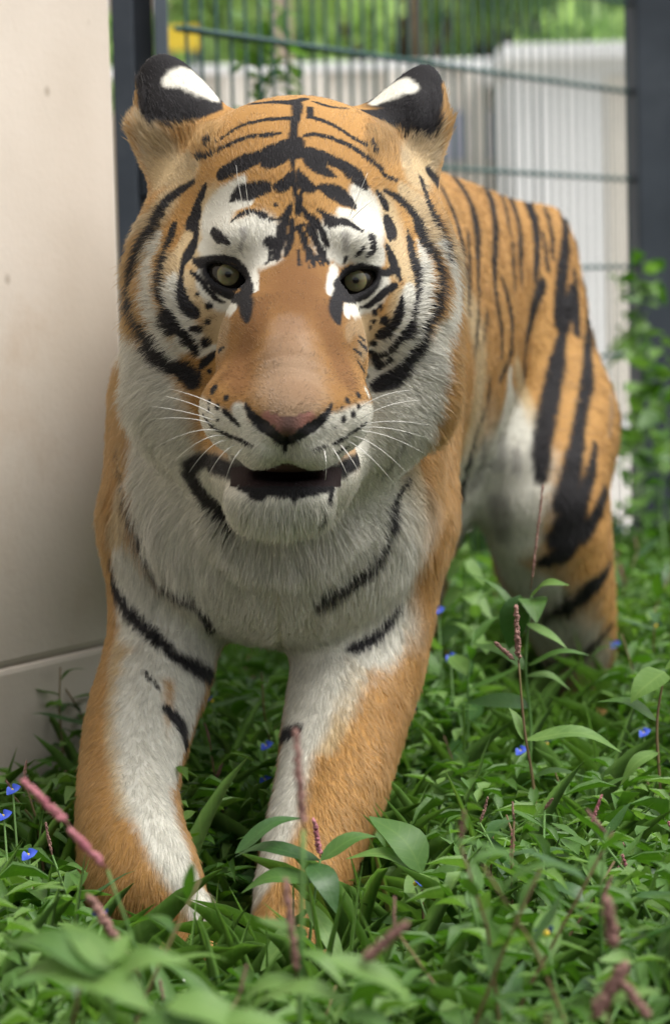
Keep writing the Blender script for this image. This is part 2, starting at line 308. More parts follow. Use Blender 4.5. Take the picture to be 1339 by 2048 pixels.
# ================================================================ THE TIGER
# A body of blended rounded volumes, measured in the camera-aligned frame (x image right, y image down, z distance).
PR = []          # (kind, params, blend radius)
def mpp(d): return d / FPX
def ball(x, y, d, rx, ry, rz, rot=0.0, k=0.03, tilt=0.0):
    """ellipsoid: centre pixel + distance, radii in px, px, metres; rot = turn in the image, tilt = nod about the image's right axis (degrees)"""
    a, b = math.radians(rot), math.radians(tilt)
    Rz = np.array(((math.cos(a), math.sin(a), 0), (-math.sin(a), math.cos(a), 0), (0, 0, 1)))
    Rx = np.array(((1, 0, 0), (0, math.cos(b), math.sin(b)), (0, -math.sin(b), math.cos(b))))
    PR.append(('e', (px(x, y, d), np.array((rx * mpp(d), ry * mpp(d), rz)), Rx @ Rz), k))
def bone(a, b, ra, rb, k=0.03):
    """tapered limb between two (pixel x, y, distance) joints, radii in px"""
    PR.append(('c', (px(*a), px(*b), ra * mpp(a[2]), rb * mpp(b[2])), k))
def catmull(Q, n):
    """smooth curve through the rows of Q, n points per span"""
    Q = np.asarray(Q, float); E = np.concatenate([2 * Q[:1] - Q[1:2], Q, 2 * Q[-1:] - Q[-2:-1]]); out = []
    for i in range(1, len(E) - 2):
        t = np.arange(n)[:, None] / n; a, b, c, d = E[i - 1], E[i], E[i + 1], E[i + 2]
        out.append(0.5 * (2 * b + (c - a) * t + (2 * a - 5 * b + 4 * c - d) * t ** 2 + (3 * b - a - 3 * c + d) * t ** 3))
    return np.concatenate(out + [Q[-1:]])
def chain(js, k=0.03, n=4):
    Q = catmull([(*px(*j[:3]), j[3] * mpp(j[2])) for j in js], n)
    PR.append(('p', (Q[:, :3], Q[:, 3]), k))
def carve(x, y, d, rx, ry, rz, rot=0.0, k=0.01):
    ball(x, y, d, rx, ry, rz, rot, k); PR[-1] = ('-', PR[-1][1], k)

# trunk: cross-sections along the distance (left, right, top, bottom in px)
SEC = np.array([(2.790, 470, 660, 930, 1120), (2.815, 380, 750, 800, 1200), (2.86, 300, 835, 640, 1255), (2.93, 265, 865, 470, 1270), (3.02, 255, 875, 370, 1260),
                (3.15, 275, 885, 275, 1210), (3.35, 345, 920, 270, 1125), (3.6, 455, 985, 280, 1050), (3.8, 545, 1045, 285, 990), (4.0, 650, 1095, 302, 940),
                (4.15, 720, 1090, 345, 900), (4.28, 780, 1130, 390, 840), (4.36, 830, 1090, 490, 760), (4.40, 890, 1030, 560, 680)])
_zs = np.linspace(SEC[0, 0], SEC[-1, 0], 160)
_sec = np.stack([np.interp(_zs, SEC[:, 0], SEC[:, i]) for i in range(1, 5)], 1)
_kw = np.hanning(9); _kw /= _kw.sum()
_pad = np.concatenate([np.repeat(_sec[:1], 4, 0), _sec, np.repeat(_sec[-1:], 4, 0)])
_sec = np.stack([np.convolve(_pad[:, i], _kw, 'valid') for i in range(4)], 1)
_m = _zs / FPX
TR = dict(cx=((_sec[:, 0] + _sec[:, 1]) / 2 - W / 2) * _m, cy=((_sec[:, 2] + _sec[:, 3]) / 2 - H / 2) * _m, a=(_sec[:, 1] - _sec[:, 0]) / 2 * _m, b=(_sec[:, 3] - _sec[:, 2]) / 2 * _m)
def trunk(P):
    z = np.clip(P[:, 2], _zs[0], _zs[-1])
    cx, cy, a, b = (np.interp(z, _zs, TR[n]) for n in ('cx', 'cy', 'a', 'b'))
    u, v = np.abs((P[:, 0] - cx) / a), np.abs((P[:, 1] - cy) / b)
    e = 2.06
    q = (u ** e + v ** e) ** (1 / e)
    d = (q - 1) * np.minimum(a, b) * 0.95
    over = np.maximum(np.maximum(_zs[0] - P[:, 2], P[:, 2] - _zs[-1]), 0)
    return np.where(over > 0, np.sqrt(np.maximum(d, 0) ** 2 + over ** 2) + np.minimum(d, 0) * 0, d)

# --- neck, shoulders, limbs
bone((600, 470, 2.86), (600, 620, 3.05), 205, 245, 0.06)
bone((575, 800, 2.80), (560, 980, 2.92), 210, 255, 0.07)
bone((325, 800, 3.02), (305, 1050, 2.96), 90, 88, 0.05)          # shoulder blades
bone((830, 800, 3.02), (800, 1040, 2.98), 80, 92, 0.05)
chain([(305, 1040, 2.96, 88), (325, 1280, 2.95, 108), (280, 1440, 2.88, 104), (256, 1570, 2.81, 97), (264, 1680, 2.74, 105), (285, 1765, 2.72, 105)], 0.035)
chain([(285, 1765, 2.72, 100), (330, 1850, 2.74, 85), (385, 1890, 2.72, 62)], 0.03)
bone((395, 1830, 2.71), (405, 1935, 2.68), 36, 38, 0.02)
bone((330, 1850, 2.72), (335, 1940, 2.69), 42, 40, 0.02)
chain([(800, 1040, 2.98, 92), (728, 1290, 2.97, 126), (692, 1430, 2.92, 120), (660, 1580, 2.85, 108), (612, 1730, 2.79, 92), (585, 1880, 2.73, 80), (578, 1965, 2.69, 76)], 0.035)
for tx in (518, 556, 598, 636): bone((573 + (tx - 576) * 0.5, 1950, 2.69), (tx, 1992, 2.62), 40, 34, 0.015)
# hind leg on the tiger's left side
bone((1000, 530, 4.10), (1085, 850, 4.03), 150, 130, 0.08)
chain([(1085, 850, 4.03, 135), (1090, 1010, 3.94, 128), (1125, 1180, 4.02, 104), (1165, 1330, 4.15, 66), (1180, 1440, 4.13, 48), (1175, 1510, 4.06, 52), (1165, 1530, 3.98, 56)], 0.06)
bone((1000, 980, 4.02), (1035, 1120, 4.06), 48, 42, 0.06)
# hind leg on the tiger's right side
chain([(860, 560, 4.12, 130), (840, 880, 4.0, 120), (830, 1010, 3.94, 100), (815, 1200, 4.05, 70), (800, 1350, 4.18, 46), (800, 1480, 4.1, 42), (790, 1525, 4.0, 50)], 0.06)
# tail, low behind the haunches
chain([(930, 520, 4.34, 42), (850, 720, 4.50, 40), (790, 980, 4.60, 36), (770, 1230, 4.68, 32), (780, 1380, 4.78, 30)], 0.04)

# --- head
HEAD0 = len(PR)
ball(592, 412, 2.775, 236, 200, 0.130, k=0.05)                    # braincase
ball(560, 345, 2.760, 140, 105, 0.080, k=0.05); ball(630, 350, 2.760, 140, 105, 0.080, k=0.05)
ball(400, 600, 2.740, 112, 150, 0.085, rot=8, k=0.05)             # cheekbones
ball(775, 608, 2.740, 110, 150, 0.085, rot=-8, k=0.05)
ball(358, 640, 2.800, 66, 200, 0.060, rot=4, k=0.05)              # ruff
ball(814, 645, 2.800, 60, 200, 0.060, rot=-6, k=0.05)
ball(405, 800, 2.770, 110, 130, 0.070, rot=-20, k=0.06)           # jowls
ball(755, 810, 2.770, 105, 130, 0.070, rot=20, k=0.06)
ball(496, 484, 2.664, 66, 46, 0.040, rot=-8, k=0.03)             # brow pads
ball(692, 490, 2.664, 66, 46, 0.040, rot=8, k=0.03)
ball(592, 480, 2.690, 110, 130, 0.055, k=0.05)                    # forehead
chain([(589, 530, 2.675, 78), (586, 640, 2.605, 80), (582, 730, 2.555, 88), (578, 800, 2.522, 70)], 0.030)   # nose bridge
ball(508, 690, 2.620, 72, 115, 0.060, rot=14, k=0.04); ball(660, 690, 2.620, 72, 115, 0.060, rot=-14, k=0.04)
ball(486, 820, 2.565, 86, 88, 0.060, rot=-6, k=0.025)             # whisker pads
ball(662, 822, 2.565, 82, 88, 0.060, rot=6, k=0.025)
ball(530, 888, 2.535, 56, 48, 0.036, rot=-15, k=0.018); ball(622, 890, 2.535, 56, 48, 0.036, rot=15, k=0.018)
ball(577, 830, 2.510, 74, 32, 0.026, k=0.030)                     # nose
ball(574, 856, 2.500, 42, 26, 0.018, k=0.012)
ball(558, 996, 2.588, 108, 54, 0.040, k=0.035)                    # chin
ball(570, 940, 2.680, 150, 110, 0.090, k=0.04)                    # lower jaw
carve(576, 952, 2.560, 60, 12, 0.060, rot=0, k=0.010)            # mouth
carve(520, 846, 2.478, 24, 13, 0.012, rot=38, k=0.006); carve(633, 848, 2.478, 24, 13, 0.012, rot=-38, k=0.006)   # nostrils
carve(573, 893, 2.490, 5, 22, 0.012, k=0.008)
ball(362, 455, 2.800, 64, 110, 0.060, rot=14, k=0.05); ball(814, 462, 2.800, 60, 110, 0.060, rot=-14, k=0.05)   # fur below the ears
# ears, seen from behind
ball(340, 190, 2.800, 62, 84, 0.016, rot=-22, k=0.012); ball(380, 240, 2.795, 82, 66, 0.030, rot=24, k=0.03); ball(334, 285, 2.805, 56, 84, 0.034, rot=0, k=0.03)
ball(832, 205, 2.800, 50, 78, 0.016, rot=20, k=0.012); ball(785, 248, 2.795, 84, 60, 0.030, rot=-26, k=0.03); ball(830, 298, 2.805, 50, 84, 0.034, rot=0, k=0.03)
# eyes
EYE = [(456, 549, 2.668, -1), (711, 561, 2.668, 1)]
ER = 0.0215
def eye_axis(s): a = np.array((s * 0.13, 0.02, -1.0)); return a / np.linalg.norm(a)

def prim(kind, prm, P):
    if kind == 'p':
        A, R = prm; d = np.full(len(P), 9.0); lo, hi = P.min(0), P.max(0)
        for a, b, ra, rb in zip(A[:-1], A[1:], R[:-1], R[1:]):
            c = (a + b) / 2
            if np.linalg.norm(np.maximum(np.maximum(lo - c, c - hi), 0)) > np.linalg.norm(a - c) + max(ra, rb) + 0.09: continue
            e = prim('c', (a, b, ra, rb), P); d = np.minimum(d, e)
        return d
    if kind == 'c':
        a, b, ra, rb = prm; ba = b - a; t = np.clip((P - a) @ ba / (ba @ ba), 0, 1)
        return np.linalg.norm(P - a - t[:, None] * ba, axis=1) - (ra + (rb - ra) * t)
    c, r, R = prm; q = (P - c) @ R.T
    k0 = np.linalg.norm(q / r, axis=1); k1 = np.linalg.norm(q / (r * r), axis=1) + 1e-9
    return k0 * (k0 - 1) / k1
def smin(a, b, k):
    h = np.maximum(k - np.abs(a - b), 0) / k
    return np.minimum(a, b) - h * h * k * 0.25
def sdf_chunk(P):
    d = trunk(P)
    lo, hi = P.min(0), P.max(0)
    for i, (kind, prm, k) in enumerate(PR):
        c, r = BND[i]
        if np.linalg.norm(np.maximum(np.maximum(lo - c, c - hi), 0)) > r + 0.07: continue
        if kind == '-': d = -smin(-d, prim('e', prm, P), k)
        else: d = smin(d, prim(kind, prm, P), k)
    # eyelids: a shell over each eyeball, open in an almond
    near = np.nonzero((P[:, 2] < 2.75) & (P[:, 1] > px(0, 440, 2.67)[1]) & (P[:, 1] < px(0, 680, 2.67)[1]))[0]
    if len(near):
        Q = P[near]; dd = d[near]
        for (x, y, z, s) in EYE:
            c = px(x, y, z); q = Q - c; r = np.linalg.norm(q, axis=1)
            dd = smin(dd, r - (ER + 0.0035), 0.016)
            # almond opening, tilted: inner corner lower
            t = math.radians(24 * s); u = q[:, 0] * math.cos(t) - q[:, 1] * math.sin(t); v = q[:, 0] * math.sin(t) + q[:, 1] * math.cos(t)
            v = v - 0.0022
            al = (np.sqrt((u / 0.0205) ** 2 + (np.abs(v) / np.where(v < 0, 0.0096, 0.0118)) ** 1.8) - 1) * 0.0115
            al = np.maximum(al, q[:, 2] + 0.004)
            dd = -smin(-dd, np.maximum(al, r - 0.055), 0.004)
            dd = np.minimum(dd, r - (ER - 0.0012))
        d[near] = dd
    return d
BND = []
for _k, _p, _b in PR:
    if _k == 'p': _c = _p[0].mean(0); BND.append((_c, float((np.linalg.norm(_p[0] - _c, axis=1) + _p[1]).max())))
    elif _k == 'c': _c = (_p[0] + _p[1]) / 2; BND.append((_c, float(np.linalg.norm(_p[0] - _c) + max(_p[2], _p[3]))))
    else: BND.append((_p[0], float(_p[1].max())))
def sdf(P, cell=0.11):
    if not len(P): return np.zeros(0)
    b = np.floor((P - P.min(0)) / cell).astype(np.int64); key = (b[:, 0] * 4096 + b[:, 1]) * 4096 + b[:, 2]
    order = np.argsort(key, kind='stable'); ks = key[order]; cuts = np.nonzero(np.diff(ks))[0] + 1
    out = np.empty(len(P))
    for ii in np.split(order, cuts): out[ii] = sdf_chunk(P[ii])
    return out
def grad(P, h=0.0008):
    g = np.zeros_like(P)
    for e in np.array(((1, -1, -1), (-1, -1, 1), (-1, 1, -1), (1, 1, 1.0))): g += e * sdf(P + e * h)[:, None]
    return g / (np.linalg.norm(g, axis=1)[:, None] + 1e-12)
def surface(lo, hi, h):
    """surface nets of the body inside the box lo..hi with cells of h, refined only near the skin"""
    lo = np.array(lo); m = 6
    nc = np.ceil((np.array(hi) - lo) / (h * m)).astype(int); n = nc * m + 1
    g = [np.arange(c) for c in nc]
    cc = np.stack(np.meshgrid(*g, indexing='ij'), -1).reshape(-1, 3)
    dc = sdf(lo + (cc + 0.5) * h * m)
    act = np.abs(dc) < h * m * 1.35
    Fd = np.empty(tuple(n), np.float32)
    sgn = np.where(dc < 0, -1.0, 1.0).reshape(nc).astype(np.float32)
    up = sgn.repeat(m, 0).repeat(m, 1).repeat(m, 2); Fd[:-1, :-1, :-1] = up
    Fd[-1] = 1; Fd[:, -1] = 1; Fd[:, :, -1] = 1
    am = np.zeros(tuple(n), bool)
    for c in cc[act] * m: am[c[0]:c[0] + m + 1, c[1]:c[1] + m + 1, c[2]:c[2] + m + 1] = True
    idx = np.argwhere(am); Fd[am] = sdf(lo + idx * h)
    S = Fd < 0
    c8 = [S[a:a + n[0] - 1, b:b + n[1] - 1, e:e + n[2] - 1] for a in (0, 1) for b in (0, 1) for e in (0, 1)]
    allin = c8[0].copy(); anyin = c8[0].copy()
    for q in c8[1:]: allin &= q; anyin |= q
    cells = np.argwhere(anyin & ~allin)
    vid = np.full(tuple(n - 1), -1, np.int32); vid[tuple(cells.T)] = np.arange(len(cells))
    acc = np.zeros((len(cells), 3)); cnt = np.zeros(len(cells))
    offs = [(a, b, e) for a in (0, 1) for b in (0, 1) for e in (0, 1)]
    for o in offs:
        for ax in range(3):
            if o[ax]: continue
            p = cells + o; q = p.copy(); q[:, ax] += 1
            fa, fb = Fd[tuple(p.T)], Fd[tuple(q.T)]
            mk = (fa < 0) != (fb < 0)
            t = np.clip(fa[mk] / (fa[mk] - fb[mk]), 0, 1)
            pt = p[mk].astype(float); pt[:, ax] += t; acc[mk] += pt; cnt[mk] += 1
    V = lo + acc / cnt[:, None] * h
    quads = []
    for ax in range(3):
        b, c = (ax + 1) % 3, (ax + 2) % 3
        s0 = [slice(0, n[i] - 1) if i == ax else slice(1, n[i] - 1) for i in range(3)]
        s1 = list(s0); s1[ax] = slice(1, n[ax])
        A, B = S[tuple(s0)], S[tuple(s1)]
        e = np.argwhere(A != B); 
        if not len(e): continue
        for i in range(3):
            if i != ax: e[:, i] += 1
        flip = S[tuple(e.T)]
        e0 = e.copy(); e1 = e.copy(); e1[:, b] -= 1; e2 = e1.copy(); e2[:, c] -= 1; e3 = e.copy(); e3[:, c] -= 1
        q = np.stack([vid[tuple(k.T)] for k in (e0, e1, e2, e3)], 1)
        q[~flip] = q[~flip][:, ::-1]
        quads.append(q)
    F = np.concatenate(quads); F = F[(F >= 0).all(1)]
    for _ in range(1):
        f0 = sdf(V); gg = grad(V); V = V - gg * np.clip(f0, -h, h)[:, None]
    return V, F

print('tiger: surface'); import time; _t0 = time.time()
ZC = 2.90
Vh, Fh = surface(px(215, 80, 2.75) * (1, 1, 0) + (0, 0, 2.46), px(960, 1150, 2.75) * (1, 1, 0) + (0, 0, ZC + 0.01), 0.0026)
Vb, Fb = surface((-0.36, -0.46, 2.55), (0.50, 0.62, 4.95), 0.0065)
inb = ((Vb[:, 2] < ZC) & (Vb[:, 1] < px(0, 1140, 2.75)[1]) & (Vb[:, 1] > px(0, 82, 2.75)[1]) & (Vb[:, 0] > px(220, 0, 2.75)[0]) & (Vb[:, 0] < px(955, 0, 2.75)[0]))
Fb = Fb[~inb[Fb].all(1)]
V = np.concatenate([Vh, Vb]); F = np.concatenate([Fh, Fb + len(Vh)])
used = np.unique(F); rm = np.full(len(V), -1); rm[used] = np.arange(len(used)); V = V[used]; F = rm[F]
N = grad(V)
print('tiger: verts', len(V), 'faces', len(F), time.time() - _t0)
# ---------------------------------------------------------------- the coat: stripes drawn as lines lying on the skin
ORANGE, PALE, WHITE, BLACK, GREY = 0, 1, 2, 3, 4
FR = {'A': (240, 180, 3.826), 'B': (570, 180, 3.826), 'C': (230, 450, 3.826), 'D': (580, 450, 3.826), 'E': (380, 700, 3.3475), 'F': (800, 250, 2.41), 'G': (100, 1100, 1.674),
      'H': (220, 640, 1.8597), 'I': (780, 1000, 2.395), 'P': (0, 0, 1.0)}
WHITES = [
 ('P', .7, [(400, 548, 7), (408, 577, 9), (430, 602, 10), (464, 618, 10)]), ('P', .7, [(770, 562, 7), (758, 592, 9), (735, 613, 10), (704, 620, 11)]),
 ('P', .45, [(868, 740, 20), (850, 790, 34), (832, 860, 40), (800, 940, 44)]), ('P', .45, [(275, 790, 24), (285, 850, 34), (300, 930, 40)]),
 ('P', .4, [(480, 390, 12), (455, 405, 22), (435, 440, 30), (428, 480, 32)]), ('P', .4, [(470, 470, 30), (515, 470, 34), (520, 500, 30)]), ('P', .4, [(718, 388, 16), (738, 420, 26), (745, 460, 26), (740, 500, 22)]), ('P', .4, [(668, 480, 28), (700, 470, 34), (735, 510, 20)]),  # frame, softness, points (x, y, half width)
 ('A', .5, [(930, 690, 30), (780, 850, 75), (680, 960, 65), (720, 1100, 85)]), ('A', .4, [(840, 890, 45), (980, 850, 30)]), ('A', .4, [(900, 1080, 80), (1050, 1060, 85)]),
 ('C', .4, [(680, 150, 45), (760, 200, 50), (900, 180, 70), (1020, 150, 90)]), ('C', .4, [(1000, 280, 60), (1050, 400, 34), (1065, 500, 20)]),
 ('C', .3, [(650, 345, 18), (710, 450, 32), (790, 545, 32), (890, 600, 34), (910, 640, 20)]),
 ('C', .5, [(330, 50, 20), (300, 130, 36), (270, 250, 55), (260, 400, 60), (265, 560, 60), (290, 680, 55), (340, 850, 60), (430, 980, 50)]),
 ('C', .6, [(430, 420, 40), (430, 520, 60), (450, 660, 55), (560, 790, 60), (620, 880, 40), (520, 900, 60)]), ('C', .5, [(650, 960, 40), (760, 940, 20)]),
 ('C', .5, [(100, 60, 40), (90, 200, 70), (70, 400, 80), (60, 600, 90), (100, 800, 90), (150, 1000, 110), (250, 1150, 120), (300, 1320, 150)]),
 ('D', .5, [(985, 130, 20), (1030, 250, 45), (1040, 400, 55), (1030, 550, 55), (1000, 680, 55), (960, 850, 50), (850, 930, 40)]), ('D', .5, [(920, 480, 30), (920, 560, 50), (880, 680, 52), (800, 830, 45), (700, 930, 42), (620, 960, 20)]),
 ('D', .5, [(1150, 150, 40), (1210, 350, 60), (1220, 500, 70), (1190, 700, 80), (1130, 850, 80), (1050, 1050, 100), (980, 1200, 110), (900, 1320, 120)]),
 ('B', .4, [(570, 780, 35), (600, 900, 60), (640, 1020, 55), (520, 960, 45), (430, 930, 30)]), ('D', .4, [(330, 60, 45), (335, 180, 50), (450, 80, 80), (520, 60, 90), (600, 250, 70), (690, 230, 50), (480, 170, 70), (400, 240, 50)]),
 ('D', .4, [(345, 330, 30), (330, 420, 34), (310, 520, 24)]), ('D', .3, [(705, 410, 26), (640, 540, 26), (560, 600, 26), (450, 630, 34), (440, 690, 24)]),
 ('E', .5, [(320, 400, 34), (350, 520, 65), (450, 600, 60), (570, 650, 45)]), ('E', .4, [(100, 420, 28), (110, 500, 40), (200, 620, 55), (350, 690, 65), (450, 750, 45)]),
 ('E', .5, [(965, 470, 34), (840, 570, 70), (720, 650, 55)]), ('E', .4, [(1150, 440, 50), (1080, 590, 70), (900, 700, 70), (760, 740, 60)]),
 ('E', .4, [(260, 960, 75), (420, 1060, 80), (600, 1090, 85), (780, 1030, 75), (850, 980, 45)]), ('E', .4, [(1230, 160, 40), (1190, 280, 30)]),
 ('H', .4, [(120, 250, 110), (170, 420, 120), (220, 650, 160), (330, 900, 220), (520, 1080, 240), (650, 1180, 220)]), ('H', .4, [(1080, 200, 80), (1060, 350, 90), (1000, 550, 110), (930, 780, 160), (820, 1000, 220), (900, 1100, 120)]), ('H', .4, [(560, 800, 250)]),
 ('H', .35, [(60, 900, 50), (140, 1090, 90), (250, 1200, 90)]), ('H', .35, [(1080, 850, 45), (1060, 980, 70), (960, 1150, 110)]),
 ('G', .5, [(600, 150, 160), (490, 330, 100), (300, 380, 60)]), ('G', .45, [(300, 440, 75), (320, 640, 90), (335, 800, 85), (380, 950, 80), (440, 1080, 65), (520, 1200, 60)]), ('G', .4, [(480, 450, 80), (430, 640, 40), (390, 760, 30)]),
 ('G', .5, [(860, 400, 130), (850, 560, 95), (800, 720, 85), (770, 860, 80), (720, 1060, 70), (650, 1250, 60)]),
 ('F', .4, [(530, 1200, 14), (520, 1300, 32), (500, 1450, 80), (480, 1600, 120), (450, 1750, 150), (460, 1900, 130)]), ('F', .4, [(600, 1550, 40), (620, 1700, 40)]),
 ('I', .4, [(440, 100, 120), (520, 250, 90), (560, 350, 80), (760, 440, 50)]), ('I', .4, [(760, 640, 90), (860, 620, 40)]),
 ('P', .4, [(425, 850, 20), (440, 880, 26), (480, 905, 24), (520, 905, 22), (555, 890, 14)]), ('P', .4, [(730, 850, 18), (710, 885, 26), (670, 910, 26), (625, 910, 22), (595, 892, 14)]),
 ('P', .4, [(440, 985, 26), (470, 1025, 30), (560, 1050, 40), (640, 1030, 34), (670, 990, 26)]), ('P', .4, [(400, 960, 60), (440, 1060, 70), (560, 1110, 90), (700, 1050, 70), (730, 940, 60)]),
]
PALES = [
 ('P', .7, [(345, 520, 30), (340, 590, 32), (350, 650, 30)]), ('P', .7, [(835, 520, 24), (842, 590, 28), (835, 650, 28)]), ('P', .7, [(420, 660, 26), (445, 690, 22)]), ('P', .7, [(740, 670, 26), (725, 700, 22)]),
 ('P', .6, [(300, 250, 22), (300, 300, 40), (330, 340, 45), (380, 340, 30)]), ('P', .6, [(868, 250, 16), (860, 310, 36), (830, 350, 40)]), ('P', .7, [(330, 400, 34), (300, 450, 34), (300, 520, 30)]), ('P', .7, [(840, 410, 34), (870, 470, 30)]),
 ('P', .7, [(420, 410, 40), (400, 470, 40), (395, 520, 20)]), ('P', .7, [(770, 420, 36), (790, 480, 34), (800, 540, 24)]), ('P', .7, [(370, 560, 26), (372, 620, 30)]), ('P', .7, [(808, 600, 26), (800, 650, 30)]), ('P', .8, [(900, 500, 40), (960, 700, 60), (940, 900, 60)]),  # buff tones between orange and white
 ('C', .6, [(560, 60, 50), (480, 200, 55), (430, 330, 55)]), ('C', .6, [(640, 560, 60), (760, 700, 100), (850, 800, 60)]), ('D', .6, [(830, 130, 45), (900, 330, 45), (920, 450, 45)]), ('D', .6, [(620, 780, 100), (480, 780, 60), (450, 860, 40)]),
 ('A', .6, [(690, 800, 60), (640, 960, 50), (620, 1080, 40)]), ('A', .6, [(300, 880, 70), (200, 980, 60), (100, 1080, 60)]), ('A', .7, [(190, 100, 60), (220, 300, 100), (330, 450, 110), (400, 560, 70), (520, 520, 60), (260, 560, 80)]),
 ('B', .7, [(1130, 150, 50), (1090, 300, 100), (980, 450, 110), (920, 560, 70), (1100, 520, 60)]), ('B', .6, [(700, 900, 40), (700, 1050, 50)]), ('B', .6, [(900, 760, 60), (1000, 830, 70), (1100, 980, 70)]),
 ('P', .9, [(578, 720, 50), (580, 760, 62), (582, 800, 50)]), ('G', .6, [(240, 300, 60), (220, 480, 50), (230, 650, 60), (270, 850, 70)]), ('G', .6, [(1040, 300, 70), (980, 480, 70), (920, 650, 60)]), ('H', .6, [(60, 640, 60), (20, 820, 50)]), ('H', .6, [(1130, 500, 60), (1120, 760, 60)]),
 ('F', .6, [(560, 1150, 30), (620, 1450, 40), (640, 1700, 50)]),
]
DUSK = [  # reddish brown of the muzzle sides and the inner eye corners
 ('P', 1.1, [(520, 610, 26), (505, 660, 28), (485, 710, 30), (462, 745, 26)]), ('P', 1.1, [(645, 620, 24), (665, 680, 26), (685, 730, 28), (700, 765, 22)]), ('P', 1.1, [(486, 730, 26), (478, 770, 22)]), ('P', 1.1, [(592, 545, 60), (592, 590, 62)]),
]
